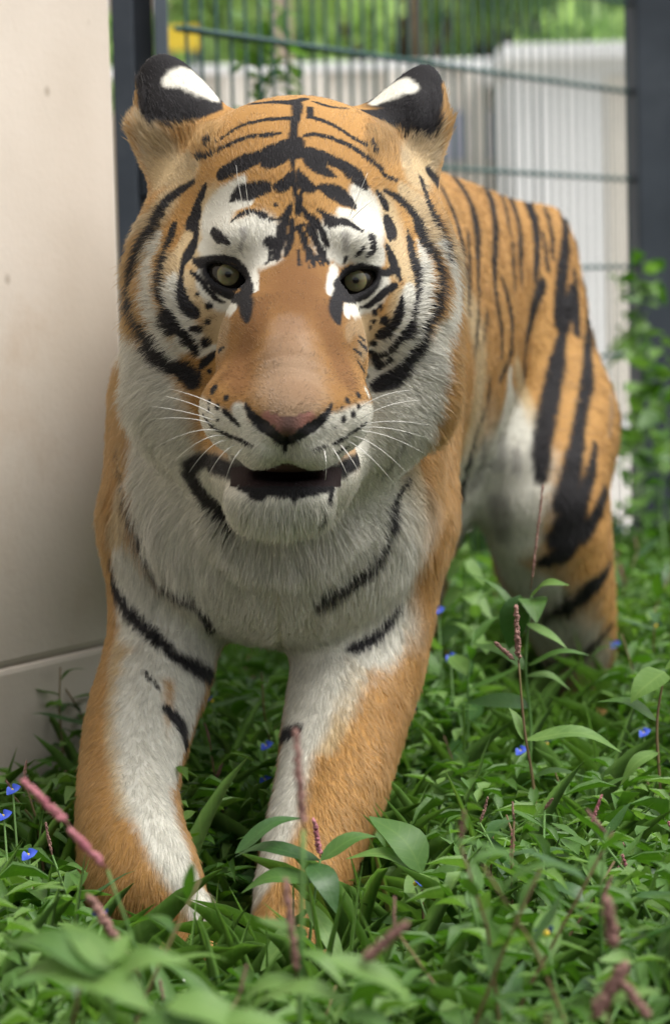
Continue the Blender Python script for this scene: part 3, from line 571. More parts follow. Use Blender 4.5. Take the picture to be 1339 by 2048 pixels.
BLACKS = [
 *[('F', .45, q) for q in ([(100, 250, 7), (150, 400, 9), (200, 520, 9), (215, 640, 7)], [(330, 520, 7), (335, 700, 9), (330, 900, 9)], [(420, 900, 7), (400, 1050, 7)], [(690, 520, 6), (715, 700, 7)], [(700, 400, 6), (730, 520, 7), (735, 640, 6)], [(870, 640, 5), (880, 760, 7)], [(400, 200, 6), (470, 300, 8), (510, 400, 8), (530, 520, 7)], [(540, 560, 7), (545, 680, 8), (555, 800, 6)], [(250, 620, 7), (262, 760, 8), (265, 900, 6)])],
 ('P', .3, [(487, 560, 9), (490, 590, 12), (492, 620, 11), (494, 640, 6)]), ('P', .3, [(683, 575, 9), (675, 600, 12), (672, 625, 11), (675, 642, 6)]), ('P', .25, [(412, 535, 4), (420, 560, 6), (440, 585, 7), (470, 597, 8), (487, 600, 9)]), ('P', .25, [(757, 545, 4), (748, 575, 6), (725, 595, 7), (700, 598, 8), (683, 595, 9)]),
 ('P', .25, [(388, 519, 4), (410, 521, 7), (440, 516, 5), (470, 520, 5), (488, 543, 7)]), ('P', .25, [(792, 539, 5), (765, 544, 7), (740, 535, 5), (710, 532, 4), (690, 543, 5), (682, 563, 7)]),
 *[('P', .35, q) for q in ([(585, 440, 4), (580, 480, 6), (570, 510, 4)], [(600, 450, 3), (610, 490, 5), (625, 525, 3)], [(620, 455, 4), (635, 490, 5), (648, 530, 3)], [(560, 480, 7), (550, 500, 6), (545, 520, 3)], [(575, 425, 5), (563, 455, 6)], [(632, 440, 5), (645, 465, 5), (656, 492, 4)], [(596, 500, 3), (599, 530, 3)], [(540, 505, 5), (536, 522, 3)], [(612, 505, 3), (618, 535, 2)])],
 ('A', .2, [(930, 105, 12), (1060, 95, 22), (1180, 85, 30), (1330, 90, 45)]), ('A', .25, [(720, 395, 6), (800, 350, 10), (880, 290, 16), (1000, 245, 16), (1150, 220, 18), (1320, 210, 20)]),
 ('A', .25, [(590, 490, 18), (650, 495, 16), (720, 465, 14), (820, 420, 14), (920, 375, 16), (1030, 345, 16)]), ('A', .25, [(1070, 345, 16), (1150, 335, 18), (1220, 325, 12)]), ('A', .3, [(650, 395, 10), (690, 385, 24)]),
 ('A', .15, [(775, 640, 45), (850, 600, 55), (950, 550, 58), (1060, 510, 45), (1160, 470, 55), (1280, 430, 60), (1339, 400, 60)]), ('A', .15, [(1090, 570, 20), (1170, 545, 45), (1270, 480, 50)]),
 ('A', .15, [(835, 855, 8), (900, 790, 48), (1000, 770, 62), (1110, 745, 42)]), ('A', .15, [(1190, 735, 20), (1250, 730, 45), (1310, 650, 20)]), ('A', .2, [(850, 1000, 10), (900, 960, 18), (960, 930, 22), (1040, 930, 16), (1100, 960, 25)]), ('A', .2, [(1150, 985, 14), (1230, 985, 16), (1300, 900, 20)]),
 ('A', .15, [(650, 730, 18), (620, 800, 35), (590, 860, 30), (570, 960, 55), (540, 1010, 50), (580, 1060, 25)]), ('A', .4, [(560, 700, 20), (450, 770, 35), (350, 850, 45), (280, 950, 55), (240, 1060, 50), (190, 1140, 40)]), ('A', .2, [(430, 990, 8), (400, 1060, 30), (380, 1140, 40)]),
 ('A', .3, [(1190, 880, 14)]), ('A', .4, [(330, 250, 10), (430, 300, 8)]),
 ('B', .2, [(0, 85, 30), (80, 80, 40), (150, 60, 30)]), ('B', .2, [(230, 85, 18), (300, 110, 22), (400, 130, 14), (490, 135, 8)]), ('B', .3, [(90, 100, 35), (90, 180, 30), (70, 260, 25), (60, 340, 30)]), ('B', .3, [(190, 130, 20), (190, 190, 18)]),
 ('B', .25, [(180, 205, 15), (260, 220, 18), (360, 260, 18), (460, 320, 16), (540, 375, 16), (620, 410, 14)]), ('B', .3, [(660, 400, 18), (690, 450, 22)]),
 ('B', .25, [(150, 345, 14), (230, 335, 16), (320, 355, 16), (420, 390, 18), (520, 435, 18), (600, 490, 20), (680, 550, 16), (740, 600, 20)]), ('B', .25, [(750, 640, 14), (800, 670, 14), (860, 690, 8)]),
 ('B', .15, [(0, 440, 70), (60, 470, 60), (150, 470, 40), (250, 490, 45), (340, 530, 40), (430, 570, 40), (500, 620, 50), (570, 680, 50), (620, 740, 22)]), ('B', .15, [(170, 500, 40), (230, 570, 50), (310, 620, 35), (390, 655, 10)]),
 ('B', .2, [(100, 620, 14), (130, 690, 40), (170, 740, 45), (240, 750, 12)]), ('B', .2, [(30, 640, 14), (0, 720, 30)]), ('B', .15, [(270, 740, 22), (350, 770, 48), (430, 810, 58), (500, 860, 40), (545, 900, 8)]),
 ('B', .3, [(60, 540, 14), (65, 650, 14), (75, 760, 16), (95, 860, 20), (100, 950, 16)]), ('B', .3, [(100, 600, 8), (110, 700, 8), (120, 800, 10), (125, 900, 16), (150, 930, 20)]), ('B', .2, [(250, 915, 12), (300, 945, 16), (350, 1000, 48)]), ('B', .2, [(400, 1000, 26), (460, 1005, 32), (530, 1040, 20), (600, 1080, 6)]),
 ('B', .2, [(700, 770, 10), (750, 840, 30), (780, 900, 25)]), ('B', .15, [(790, 1000, 45), (810, 1060, 58), (800, 1120, 30)]), ('B', .4, [(760, 770, 12), (850, 810, 25), (930, 880, 30), (1010, 980, 35), (1040, 1060, 50), (1060, 1140, 40)]), ('B', .2, [(940, 1060, 6), (945, 1148, 20)]),
 ('B', .2, [(660, 1130, 30)]), ('B', .3, [(40, 870, 12), (20, 960, 18), (0, 1030, 20)]), ('B', .3, [(170, 960, 22), (220, 1010, 30), (210, 1100, 25)]), ('B', .3, [(270, 1060, 14), (290, 1140, 12)]), ('B', .3, [(150, 1020, 8), (190, 1110, 14)]),
 ('C', .25, [(290, 0, 45), (220, 120, 60), (180, 260, 55), (170, 400, 55), (165, 540, 55), (190, 680, 40), (230, 800, 50), (280, 920, 70), (370, 1030, 60), (440, 1090, 40)]), ('C', .35, [(460, 1060, 25), (530, 1120, 70), (590, 1190, 60)]),
 ('C', .2, [(440, 0, 30), (410, 110, 45), (370, 220, 35), (345, 340, 25), (340, 450, 28), (350, 560, 22), (380, 650, 25), (400, 740, 75), (470, 790, 35), (540, 860, 35), (600, 930, 35), (630, 990, 12)]),
 ('C', .2, [(600, 0, 45), (620, 60, 20), (600, 130, 32), (560, 220, 40), (520, 300, 18), (500, 400, 16), (505, 500, 30), (530, 600, 45), (590, 660, 45), (620, 680, 30)]),
 ('C', .2, [(600, 280, 15), (680, 300, 32), (740, 270, 22), (850, 262, 16), (920, 285, 20), (980, 350, 26), (1010, 430, 30), (1020, 520, 40)]), ('C', .4, [(930, 580, 20), (985, 570, 60), (1000, 650, 50), (1010, 730, 24)]),
 ('C', .2, [(690, 320, 24), (730, 420, 30), (790, 500, 34), (870, 545, 32), (940, 550, 40)]), ('C', .25, [(580, 355, 12), (650, 420, 18), (720, 510, 20), (780, 570, 20), (840, 600, 12)]),
 ('C', .3, [(630, 525, 14)]), ('C', .3, [(720, 620, 24)]), ('C', .3, [(710, 740, 20)]), ('C', .3, [(640, 795, 30), (590, 795, 18)]), ('C', .3, [(690, 900, 38)]), ('C', .3, [(830, 930, 8), (760, 990, 22), (690, 1050, 28), (650, 1100, 15), (660, 1180, 10)]),
 ('C', .2, [(740, 40, 28), (790, 90, 38), (870, 130, 15)]), ('C', .25, [(1190, 130, 45)]), ('C', .3, [(1280, 20, 35), (1270, 100, 35), (1250, 180, 25), (1240, 260, 16)]), ('C', .3, [(1150, 290, 15)]), ('C', .3, [(720, 1120, 18)]), ('C', .3, [(750, 1250, 32)]),
 ('D', .25, [(1000, 40, 40), (1060, 150, 50), (1110, 270, 55), (1130, 400, 45), (1120, 520, 40), (1100, 640, 35), (1050, 760, 25), (1010, 900, 30), (940, 1010, 45), (850, 1120, 55), (760, 1190, 60), (660, 1230, 40)]),
 ('D', .2, [(910, 60, 8), (930, 180, 35), (960, 300, 40), (980, 420, 22), (980, 540, 16), (960, 640, 14), (940, 730, 16), (920, 810, 45), (840, 870, 25), (780, 950, 20), (700, 1000, 22), (620, 980, 20), (560, 920, 14), (520, 880, 8)]),
 ('D', .2, [(750, 170, 30), (790, 280, 35), (830, 380, 22), (850, 440, 10)]), ('D', .2, [(850, 540, 8), (850, 600, 14), (830, 680, 30), (790, 770, 28), (720, 830, 40), (680, 850, 25)]), ('D', .15, [(770, 50, 55), (760, 0, 55)]),
 ('D', .2, [(390, 440, 26), (400, 390, 24), (440, 340, 20), (520, 325, 16), (600, 330, 18), (680, 365, 28), (760, 360, 25), (810, 350, 25)]), ('D', .35, [(390, 480, 30), (355, 580, 42), (350, 680, 45), (370, 740, 25)]), ('D', .2, [(400, 500, 30), (470, 555, 32), (560, 550, 32), (630, 490, 32), (670, 400, 28)]),
 ('D', .25, [(800, 460, 22), (730, 510, 25), (660, 570, 25), (600, 620, 20), (540, 640, 14)]), *[('D', .3, [q]) for q in ((690, 630, 20), (645, 670, 22), (560, 740, 15), (635, 740, 18), (725, 735, 32), (615, 785, 18), (640, 910, 26), (520, 1300, 18))],
 ('D', .3, [(530, 850, 8), (600, 900, 14)]), ('D', .3, [(490, 950, 8), (550, 990, 14)]), ('D', .3, [(500, 1000, 6), (560, 1100, 14), (600, 1170, 10)]), ('D', .35, [(650, 1010, 30), (680, 1080, 30)]), ('D', .35, [(720, 1060, 20), (770, 1030, 20)]),
 ('D', .25, [(630, 90, 26), (640, 180, 30), (590, 240, 16)]), ('D', .25, [(560, 170, 16), (510, 240, 14)]), ('D', .3, [(430, 250, 14), (420, 300, 10)]), ('D', .3, [(60, 20, 20), (110, 100, 20), (110, 170, 10)]), ('D', .3, [(180, 60, 25), (200, 130, 20), (250, 200, 20), (290, 290, 14)]), ('D', .3, [(250, 60, 20), (270, 140, 14)]), ('D', .3, [(150, 180, 12), (180, 260, 16), (180, 320, 8)]), ('D', .3, [(200, 230, 16), (230, 300, 8)]),
 ('E', .2, [(365, 350, 10), (390, 410, 22), (450, 480, 32), (520, 530, 38), (590, 600, 34), (640, 620, 26)]), ('E', .2, [(950, 365, 10), (910, 430, 20), (850, 490, 30), (790, 530, 36), (730, 580, 32), (640, 620, 26)]), ('E', .3, [(635, 620, 18), (635, 675, 10)]),
 ('E', .3, [(80, 430, 8), (130, 500, 12), (220, 560, 14), (320, 600, 14), (410, 640, 8)]), ('E', .3, [(960, 630, 8), (1000, 610, 14), (1080, 560, 14), (1180, 490, 10)]), ('E', .3, [(830, 670, 8), (920, 640, 10)]), ('E', .3, [(980, 690, 10), (1060, 650, 14)]),
 *[('E', .35, [q]) for q in ((130, 145, 16), (155, 265, 26), (240, 320, 20), (125, 345, 18), (180, 380, 20), (120, 400, 14), (185, 470, 10), (1055, 335, 18), (1130, 300, 20), (1130, 380, 16), (1095, 430, 20), (1030, 465, 20), (970, 520, 10), (1015, 380, 8))], ('E', .4, [(230, 410, 18), (320, 500, 14)]),
 ('E', .6, [(0, 790, 55), (60, 740, 45), (150, 750, 36), (260, 780, 26)]), ('E', .45, [(0, 850, 60), (80, 980, 55), (180, 1080, 55), (280, 1180, 40)]), ('E', .6, [(1110, 730, 22), (1000, 790, 28), (960, 850, 28), (960, 920, 26), (940, 1010, 22)]), ('E', .5, [(880, 1110, 30), (800, 1180, 26), (740, 1240, 20)]),  # black fur below the muzzle, with the shadow of the ruff gap painted in
 ('E', .4, [(430, 960, 42), (480, 975, 26)]), ('E', .4, [(700, 1000, 18)]), ('E', .4, [(755, 980, 14)]), ('E', .4, [(430, 855, 12), (500, 855, 20), (600, 862, 24), (720, 868, 20), (820, 860, 10)]),
 ('H', .4, [(40, 470, 6), (60, 580, 15), (90, 700, 18), (130, 830, 20), (190, 950, 25), (260, 1010, 28), (340, 1070, 25), (380, 1150, 15)]), ('H', .45, [(0, 900, 8), (30, 1010, 14), (80, 1090, 16), (150, 1160, 18), (220, 1215, 15)]),
 ('H', .4, [(1110, 590, 10), (1060, 690, 14), (1020, 820, 16), (980, 900, 18), (900, 960, 20), (820, 1020, 25), (780, 1055, 18)]), ('H', .4, [(1080, 1060, 8), (1020, 1150, 14), (950, 1200, 16), (890, 1225, 12)]),
 ('G', .5, [(210, 100, 8), (230, 170, 12), (300, 260, 12), (380, 330, 10), (480, 390, 26), (560, 430, 22)]), ('G', .3, [(390, 530, 14), (440, 590, 25), (455, 650, 16)]), ('G', .4, [(320, 410, 5), (360, 460, 7)]), ('G', .3, [(780, 620, 22), (830, 600, 18)]),
 ('F', .35, [(140, 220, 10), (200, 300, 12), (250, 400, 15), (290, 520, 14), (310, 650, 12), (320, 760, 8)]), ('F', .5, [(230, 210, 12), (300, 300, 18), (350, 400, 22), (370, 520, 16), (375, 700, 11), (380, 900, 9), (360, 1100, 9)]),
 ('F', .35, [(250, 130, 8), (350, 210, 14), (420, 310, 18), (455, 440, 20), (460, 560, 20), (455, 700, 16), (465, 850, 12), (490, 1000, 12), (490, 1100, 12)]), ('F', .35, [(300, 100, 8), (420, 190, 12), (500, 300, 14), (550, 400, 14), (580, 520, 12), (580, 640, 14), (585, 760, 8)]),
 ('F', .3, [(480, 170, 8), (570, 270, 12), (620, 380, 16), (655, 500, 20), (660, 640, 20), (650, 740, 12)]), ('F', .3, [(560, 210, 8), (680, 300, 18), (760, 380, 16), (795, 480, 14), (795, 600, 16), (780, 720, 18), (770, 850, 18), (755, 960, 10)]),
 ('F', .4, [(490, 740, 8), (520, 840, 12), (540, 960, 14), (530, 1100, 10), (480, 1230, 8)]), ('F', .3, [(690, 760, 14), (650, 850, 32), (620, 980, 28), (600, 1100, 20), (600, 1220, 10)]),
 ('F', .3, [(830, 790, 12), (810, 900, 18), (780, 1020, 20), (755, 1150, 30), (730, 1280, 30), (705, 1420, 32), (680, 1560, 30), (680, 1700, 15)]), ('F', .4, [(840, 700, 8), (850, 850, 12), (850, 1000, 12)]),
 ('F', .4, [(900, 830, 16), (910, 950, 16), (905, 1100, 14), (900, 1250, 16), (870, 1400, 22), (850, 1550, 28), (820, 1700, 35), (790, 1830, 40)]), ('F', .4, [(940, 1540, 8), (920, 1680, 20), (870, 1800, 30), (830, 1900, 50), (760, 2000, 40)]), ('F', .4, [(990, 1760, 12), (950, 1870, 25), (880, 1970, 35)]),
 ('F', .4, [(430, 1210, 8), (420, 1330, 10), (370, 1480, 12), (330, 1600, 12), (310, 1700, 10), (290, 1800, 8)]),
 ('I', .35, [(890, 120, 55), (830, 250, 45), (720, 310, 22)]), ('I', .3, [(1060, 300, 14), (1000, 390, 40), (900, 470, 48), (800, 530, 36), (730, 560, 18)]), ('I', .35, [(1060, 600, 10), (980, 690, 25), (900, 730, 30), (800, 760, 32), (700, 790, 18)]), ('I', .4, [(460, 380, 20), (520, 430, 60), (560, 470, 45)]), ('I', .4, [(640, 690, 46)]),
 # backs of the ears
 ('P', .15, [(306, 230, 16), (300, 180, 26), (308, 145, 30), (338, 130, 30), (366, 140, 22)]), ('P', .25, [(312, 215, 24), (345, 216, 26), (390, 216, 18), (432, 212, 12)]), ('P', .15, [(850, 240, 24), (856, 200, 26), (856, 165, 28), (846, 148, 24), (820, 156, 16)]), ('P', .25, [(840, 235, 24), (800, 236, 23), (760, 229, 16), (728, 220, 9)]),
 ('P', .3, [(478, 974, 6), (520, 981, 8), (575, 984, 9), (630, 981, 8), (664, 972, 6)]),
 # corners of the mouth
 ('P', .6, [(405, 920, 14), (440, 935, 16), (485, 950, 11)]), ('P', .6, [(718, 920, 12), (690, 938, 15), (655, 950, 11)]),
]
EARSPOT = [('P', .45, [(340, 160, 17), (366, 153, 28), (396, 168, 28), (428, 191, 15)]), ('P', .45, [(822, 174, 15), (801, 171, 24), (778, 182, 24), (750, 202, 13)])]
TANS = [('P', .8, [(578, 655, 36), (580, 700, 52), (582, 760, 62), (582, 806, 50)])]
GREYS = [('C', .6, [(960, 60, 8), (970, 130, 10), (960, 200, 12), (990, 260, 8)]), ('C', .8, [(980, 40, 30), (985, 110, 20)]), ('D', .7, [(420, 70, 30), (425, 180, 30)]), ('H', .5, [(1110, 420, 10), (1060, 520, 12), (1010, 590, 10)]), ('F', .6, [(400, 1500, 8), (390, 1650, 14), (350, 1750, 20)]), ('F', .6, [(490, 1500, 14), (490, 1640, 12)]), ('F', .6, [(560, 1570, 10), (560, 1660, 14)]),
         ('F', .6, [(450, 1640, 12)]), ('F', .8, [(470, 1850, 50), (480, 1960, 50)]), ('F', .6, [(1010, 1100, 5), (1020, 1300, 6), (1010, 1500, 6)])]

def trace(xy):
    """where the sight line through each pixel meets the skin (nan where it misses)"""
    D = np.stack([(xy[:, 0] - W / 2) / FPX, (xy[:, 1] - H / 2) / FPX, np.ones(len(xy))], 1); D /= np.linalg.norm(D, axis=1)[:, None]
    t = np.full(len(xy), 2.40); hit = np.zeros(len(xy), bool)
    for _ in range(160):
        live = np.nonzero(~hit & (t < 5))[0]
        if not len(live): break
        d = sdf(D[live] * t[live][:, None], 0.25); hit[live] = d < 0.0008; t[live] += np.where(d < 0.0008, 0, np.clip(d * 0.75, 0.0006, 0.05))
    P = D * t[:, None]; P[~hit] = np.nan
    return P
def lay(strokes):
    """each stroke -> list of runs of (points on the skin, half widths, softness)"""
    allp, info = [], []
    for fr, soft, pts in strokes:
        x0, y0, s = FR[fr]; q = np.array([(x0 + p[0] / s, y0 + p[1] / s, p[2] / s * ((2.0 if p[2] < 19 else 1.3) if fr == 'F' else 0.74 if fr == 'G' and p[2] > 40 else 1.0)) for p in pts], float)
        if len(q) > 1:
            q = catmull(q, 4) if len(q) > 2 else q
            L = np.r_[0, np.cumsum(np.hypot(*np.diff(q[:, :2], axis=0).T))]; n = max(2, int(L[-1] / 7) + 1)
            q = np.stack([np.interp(np.linspace(0, L[-1], n), L, q[:, i]) for i in range(3)], 1)
        info.append((len(allp), len(q), soft)); allp.extend(q)
    A = np.array(allp); P = trace(A[:, :2]); runs = []
    for a, n, soft in info:
        p = P[a:a + n]; w = A[a:a + n, 2]; ok = ~np.isnan(p[:, 0]); cur = []
        for i in range(n):
            if ok[i] and (not cur or np.linalg.norm(p[i] - p[cur[-1]]) < 0.06): cur.append(i)
            else:
                if cur: runs.append((p[cur], w[cur] * p[cur][:, 2] / FPX, soft))
                cur = [i] if ok[i] else []
        if cur: runs.append((p[cur], w[cur] * p[cur][:, 2] / FPX, soft))
    return runs
# the far flank wears the same stripes, mirrored about the body's own plane
MA, MB_ = px(562, 700, 3.0), px(925, 600, 4.1)
mn = np.cross(MB_ - MA, RC @ np.array((0, 0, 1.0))); mn /= np.linalg.norm(mn)
def mirrored(strokes):
    out = []
    for p, w, s in lay([q for q in strokes if q[0] in 'FI']):
        m = p - 2 * ((p - MA) @ mn)[:, None] * mn
        for _ in range(6): m = m - grad(m) * sdf(m)[:, None]
        out.append((m, w, s))
    return out
print('tiger: strokes')
LAY = {'w': lay(WHITES) + mirrored(WHITES), 'p': lay(PALES), 'u': lay(DUSK), 'b': lay(BLACKS) + mirrored(BLACKS), 'g': lay(GREYS), 't': lay(TANS), 'e': lay(EARSPOT)}
print('tiger: strokes laid', sum(len(v) for v in LAY.values()), time.time() - _t0)
class Bins:
    """points sorted into 4 cm cells, so that a stroke looks only at those near it"""
    def __init__(self, P):
        self.lo = P.min(0); b = np.floor((P - self.lo) / 0.04).astype(np.int64); self.n = b.max(0) + 1
        key = (b[:, 0] * self.n[1] + b[:, 1]) * self.n[2] + b[:, 2]; self.o = np.argsort(key, kind='stable')
        self.st = np.searchsorted(key[self.o], np.arange(self.n.prod() + 1))
    def near(self, lo, hi):
        a = np.clip(np.floor((lo - self.lo) / 0.04).astype(int), 0, self.n - 1); b = np.clip(np.floor((hi - self.lo) / 0.04).astype(int), 0, self.n - 1); r = []
        for i in range(a[0], b[0] + 1):
            for j in range(a[1], b[1] + 1):
                k = (i * self.n[1] + j) * self.n[2]; r.append(self.o[self.st[k + a[2]]:self.st[k + b[2] + 1]])
        return np.concatenate(r) if r else np.zeros(0, int)
def cover(P, runs, jit, bins, grow=1.0):
    """0..1 how far each point lies inside the strokes"""
    out = np.zeros(len(P))
    for p, w, s in runs:
        best = {}
        for i0 in range(0, max(len(p) - 1, 1), 6):                     # short stretches keep the boxes small
            pp, ww = p[i0:i0 + 7], w[i0:i0 + 7] * grow; m = ww.max() * 1.7 + 0.002; lo, hi = pp.min(0) - m, pp.max(0) + m
            ii = bins.near(lo, hi)
            if not len(ii): continue
            Q = P[ii]; q = ((Q > lo) & (Q < hi)).all(1); ii = ii[q]; Q = Q[q]
            if not len(ii): continue
            if len(pp) == 1: r = np.linalg.norm(Q - pp[0], axis=1) / ww[0]
            else:
                r = np.full(len(Q), 9.0)
                for a, b, wa, wb in zip(pp[:-1], pp[1:], ww[:-1], ww[1:]):
                    ba = b - a; t = np.clip((Q - a) @ ba / (ba @ ba + 1e-12), 0, 1)
                    r = np.minimum(r, np.linalg.norm(Q - a - t[:, None] * ba, axis=1) / (wa + (wb - wa) * t))
            r = r + jit[ii] * (0.25 + 0.5 * s)
            out[ii] = np.maximum(out[ii], 1 - sstep(1 - s * 0.6, 1 + s * 0.8, r))
    return out
PAL = dict(orange=np.array((0.40, 0.220, 0.070)), deep=np.array((0.32, 0.155, 0.044)), pale=np.array((0.47, 0.36, 0.205)), white=np.array((0.59, 0.57, 0.49)), black=np.array((0.012, 0.011, 0.012)), grey=np.array((0.16, 0.15, 0.14)), dusk=np.array((0.15, 0.068, 0.022)), tan=np.array((0.28, 0.185, 0.12)))
NOSE = px(577, 845, 2.49)
def colour(P, Nn, seed=1):
    r = np.random.default_rng(seed); bn = Bins(P)
    n1 = vnoise(P, 60.0); n2 = vnoise(P, 14.0); n3 = vnoise(P + 3, 190.0)
    jit = (n1 - 0.5) * 0.35 + (n3 - 0.5) * 0.35 + r.normal(0, 0.06, len(P))
    Wd = P @ RC + CO                                             # world
    up = Nn @ (RC @ np.array((0, 0, 1.0)))
    n2 = np.clip((n2 - 0.5) * 1.5 + 0.5, 0, 1); c = PAL['orange'] * (1 - 0.35 * n2)[:, None] + PAL['deep'] * (0.35 * n2)[:, None]
    # underside is pale everywhere
    und = sstep(0.25, 0.75, -up + 0.25 * (n2 - 0.5)) * sstep(2.9, 3.1, P[:, 2]); 
    face = 1 - sstep(0.03, 0.16, np.linalg.norm((P - px(585, 650, 2.60)) * (1, 0.8, 0.8), axis=1))
    def over(c, w, col): return c * (1 - w)[:, None] + col * w[:, None]
    c = over(c, cover(P, LAY['p'], jit, bn) * 0.88, PAL['pale'])
    mz = 1 - sstep(0.055, 0.105, np.linalg.norm((P - px(580, 690, 2.57)) * (1.0, 0.75, 0.5), axis=1))
    c = over(c, 0.62 * mz * (P[:, 2] < 2.68), PAL['dusk'])
    c = over(c, cover(P, LAY['u'], jit, bn) * 0.85, PAL['dusk'])
    c = over(c, cover(P, LAY['t'], jit, bn) * 0.7, PAL['tan'])
    c = over(c, 0.30 * sstep(0.45, 0.75, vnoise(P + 9, 45.0)) * (1 - sstep(0.05, 0.09, np.linalg.norm((P - px(580, 710, 2.55)) * (1, 0.7, 0.5), axis=1))), PAL['dusk'])
    yp_ = P[:, 1] / P[:, 2] * FPX + H / 2; xp_ = P[:, 0] / P[:, 2] * FPX + W / 2
    throat = sstep(880, 960, yp_) * (1 - sstep(200, 290, np.abs(xp_ - 572) + 60 * (n2 - 0.5))) * sstep(1330, 1230, yp_) * (P[:, 2] < 2.95)
    lipw = sstep(872, 890, yp_ + 0.50 * np.abs(xp_ - 575) + 22 * (n2 - 0.5)) * (P[:, 2] < 2.60) * (yp_ > 770) * (np.abs(xp_ - 573) < 190)
    und = np.maximum(np.maximum(und, throat), lipw)
    c = over(c, np.maximum(und * 0.95, cover(P, LAY['w'], jit, bn, 1.45)), PAL['white'])
    c = over(c, cover(P, LAY['g'], jit, bn) * 0.6, PAL['grey'])
    c = over(c, cover(P, LAY['b'], jit, bn, 1.27), PAL['black'])
    ear = sstep(0, 14, 238 - 0.16 * np.abs(xp_ - np.where(xp_ < 600, 300, 860)) - yp_ + 20 * (n1 - 0.5)) * ((xp_ < 445) | (xp_ > 722)) * (P[:, 2] > 2.74) * (P[:, 2] < 2.95) * np.maximum((xp_ > 288) & (xp_ < 868), yp_ < 165)
    c = over(c, ear, PAL['black'])
    c = over(c, cover(P, LAY['e'], jit, bn), PAL['white'] * 1.1)
    for (x, y, z, s) in EYE:                                       # dark rims of the eyelids
        q = P - px(x, y, z); r_ = np.linalg.norm(q * (0.80, 1.0, 1.0), axis=1); c = over(c, 1 - sstep(ER + 0.0028, ER + 0.0055, r_), PAL['black'])
        t_ = math.radians(24 * s); u_ = q[:, 0] * math.cos(t_) - q[:, 1] * math.sin(t_); v_ = q[:, 0] * math.sin(t_) + q[:, 1] * math.cos(t_) - 0.0022
        al_ = (np.sqrt((u_ / 0.0205) ** 2 + (np.abs(v_) / np.where(v_ < 0, 0.0096, 0.0118)) ** 1.8) - 1) * 0.0115
        c = over(c, sstep(0.0036, 0.0018, al_) * (q[:, 2] < 0.012), PAL['black'])
    inner = sstep(2.562, 2.575, P[:, 2]) * sstep(893, 905, yp_) * sstep(992, 980, yp_) * sstep(115, 75, np.abs(xp_ - 574) + 30 * (n1 - 0.5)) * (P[:, 2] < 2.70)
    lowlip = sstep(0.15, 0.4, up) * (yp_ > 945) * sstep(1000, 988, yp_) * sstep(95, 65, np.abs(xp_ - 574)) * (P[:, 2] < 2.70)
    c = over(c, np.maximum(inner, lowlip), PAL['black'])
    # nose leather
    q = (P - px(576, 842, 2.49)) / np.array((64, 38, 62)) / mpp(2.49)
    nose = (1 - sstep(0.8, 1.0, np.linalg.norm(q, axis=1) + 0.0)) * (P[:, 1] > px(0, 832, 2.49)[1] - 0.006 * np.clip((np.abs(P[:, 0] - px(576, 0, 2.49)[0]) / 0.022) ** 2, 0, 1))
    return c, nose
# ---------------------------------------------------------------- skin mesh and fur
def fur_shader():
    m = bpy.data.materials.new('tiger_fur'); m.use_nodes = True; t = m.node_tree; t.nodes.clear()
    a = t.nodes.new('ShaderNodeAttribute'); a.attribute_name = 'coat'
    h = t.nodes.new('ShaderNodeBsdfHairPrincipled'); h.parametrization = 'COLOR'
    h.inputs['Roughness'].default_value = 0.45; h.inputs['Radial Roughness'].default_value = 0.6; h.inputs['Coat'].default_value = 0.0
    d = t.nodes.new('ShaderNodeBsdfDiffuse'); mx = t.nodes.new('ShaderNodeMixShader'); mx.inputs[0].default_value = 0.55
    o = t.nodes.new('ShaderNodeOutputMaterial')
    t.links.new(a.outputs['Color'], h.inputs['Color']); t.links.new(a.outputs['Color'], d.inputs['Color'])
    t.links.new(h.outputs[0], mx.inputs[1]); t.links.new(d.outputs[0], mx.inputs[2]); t.links.new(mx.outputs[0], o.inputs['Surface'])
    return m
def skin_shader():
    m, t, b = material('tiger_skin', 0.7, 0.25)
    a = t.nodes.new('ShaderNodeAttribute'); a.attribute_name = 'coat'
    w = t.nodes.new('ShaderNodeAttribute'); w.attribute_name = 'wet'
    mr = t.nodes.new('ShaderNodeMapRange'); mr.inputs[3].default_value = 0.8; mr.inputs[4].default_value = 0.5
    t.links.new(w.outputs['Fac'], mr.inputs[0]); t.links.new(mr.outputs[0], b.inputs['Roughness'])
    n = t.nodes.new('ShaderNodeTexNoise'); n.inputs['Scale'].default_value = 420.0; n.inputs['Detail'].default_value = 4
    co = t.nodes.new('ShaderNodeTexCoord'); bp = t.nodes.new('ShaderNodeBump'); bp.inputs['Strength'].default_value = 0.4; bp.inputs['Distance'].default_value = 0.002
    t.links.new(co.outputs['Object'], n.inputs['Vector']); t.links.new(n.outputs['Fac'], bp.inputs['Height']); t.links.new(bp.outputs['Normal'], b.inputs['Normal'])
    t.links.new(a.outputs['Color'], b.inputs['Base Color'])
    return m
colV, noseV = colour(V, N); print('tiger: skin coloured', time.time() - _t0)
PINK = np.array((0.34, 0.15, 0.115)); BROWN = np.array((0.10, 0.055, 0.045))
ctr = np.exp(-((V[:, 0] - px(577, 0, 2.49)[0]) / 0.016) ** 2) 
dn = np.linalg.norm(colV - PAL['black'], axis=1) < 0.15
noseC = PINK * (1 - ctr)[:, None] + BROWN * ctr[:, None]
wn = noseV * (~dn)
colV = colV * (1 - wn)[:, None] + noseC * wn[:, None]
mouth = (np.abs(V[:, 0] - px(570, 0, 2.56)[0]) < 112 * mpp(2.56)) & (np.abs(V[:, 1] - px(0, 953, 2.56)[1]) < 20 * mpp(2.56)) & (V[:, 2] > 2.548) & (V[:, 2] < 2.66)
colV[mouth] = (0.020, 0.010, 0.010)
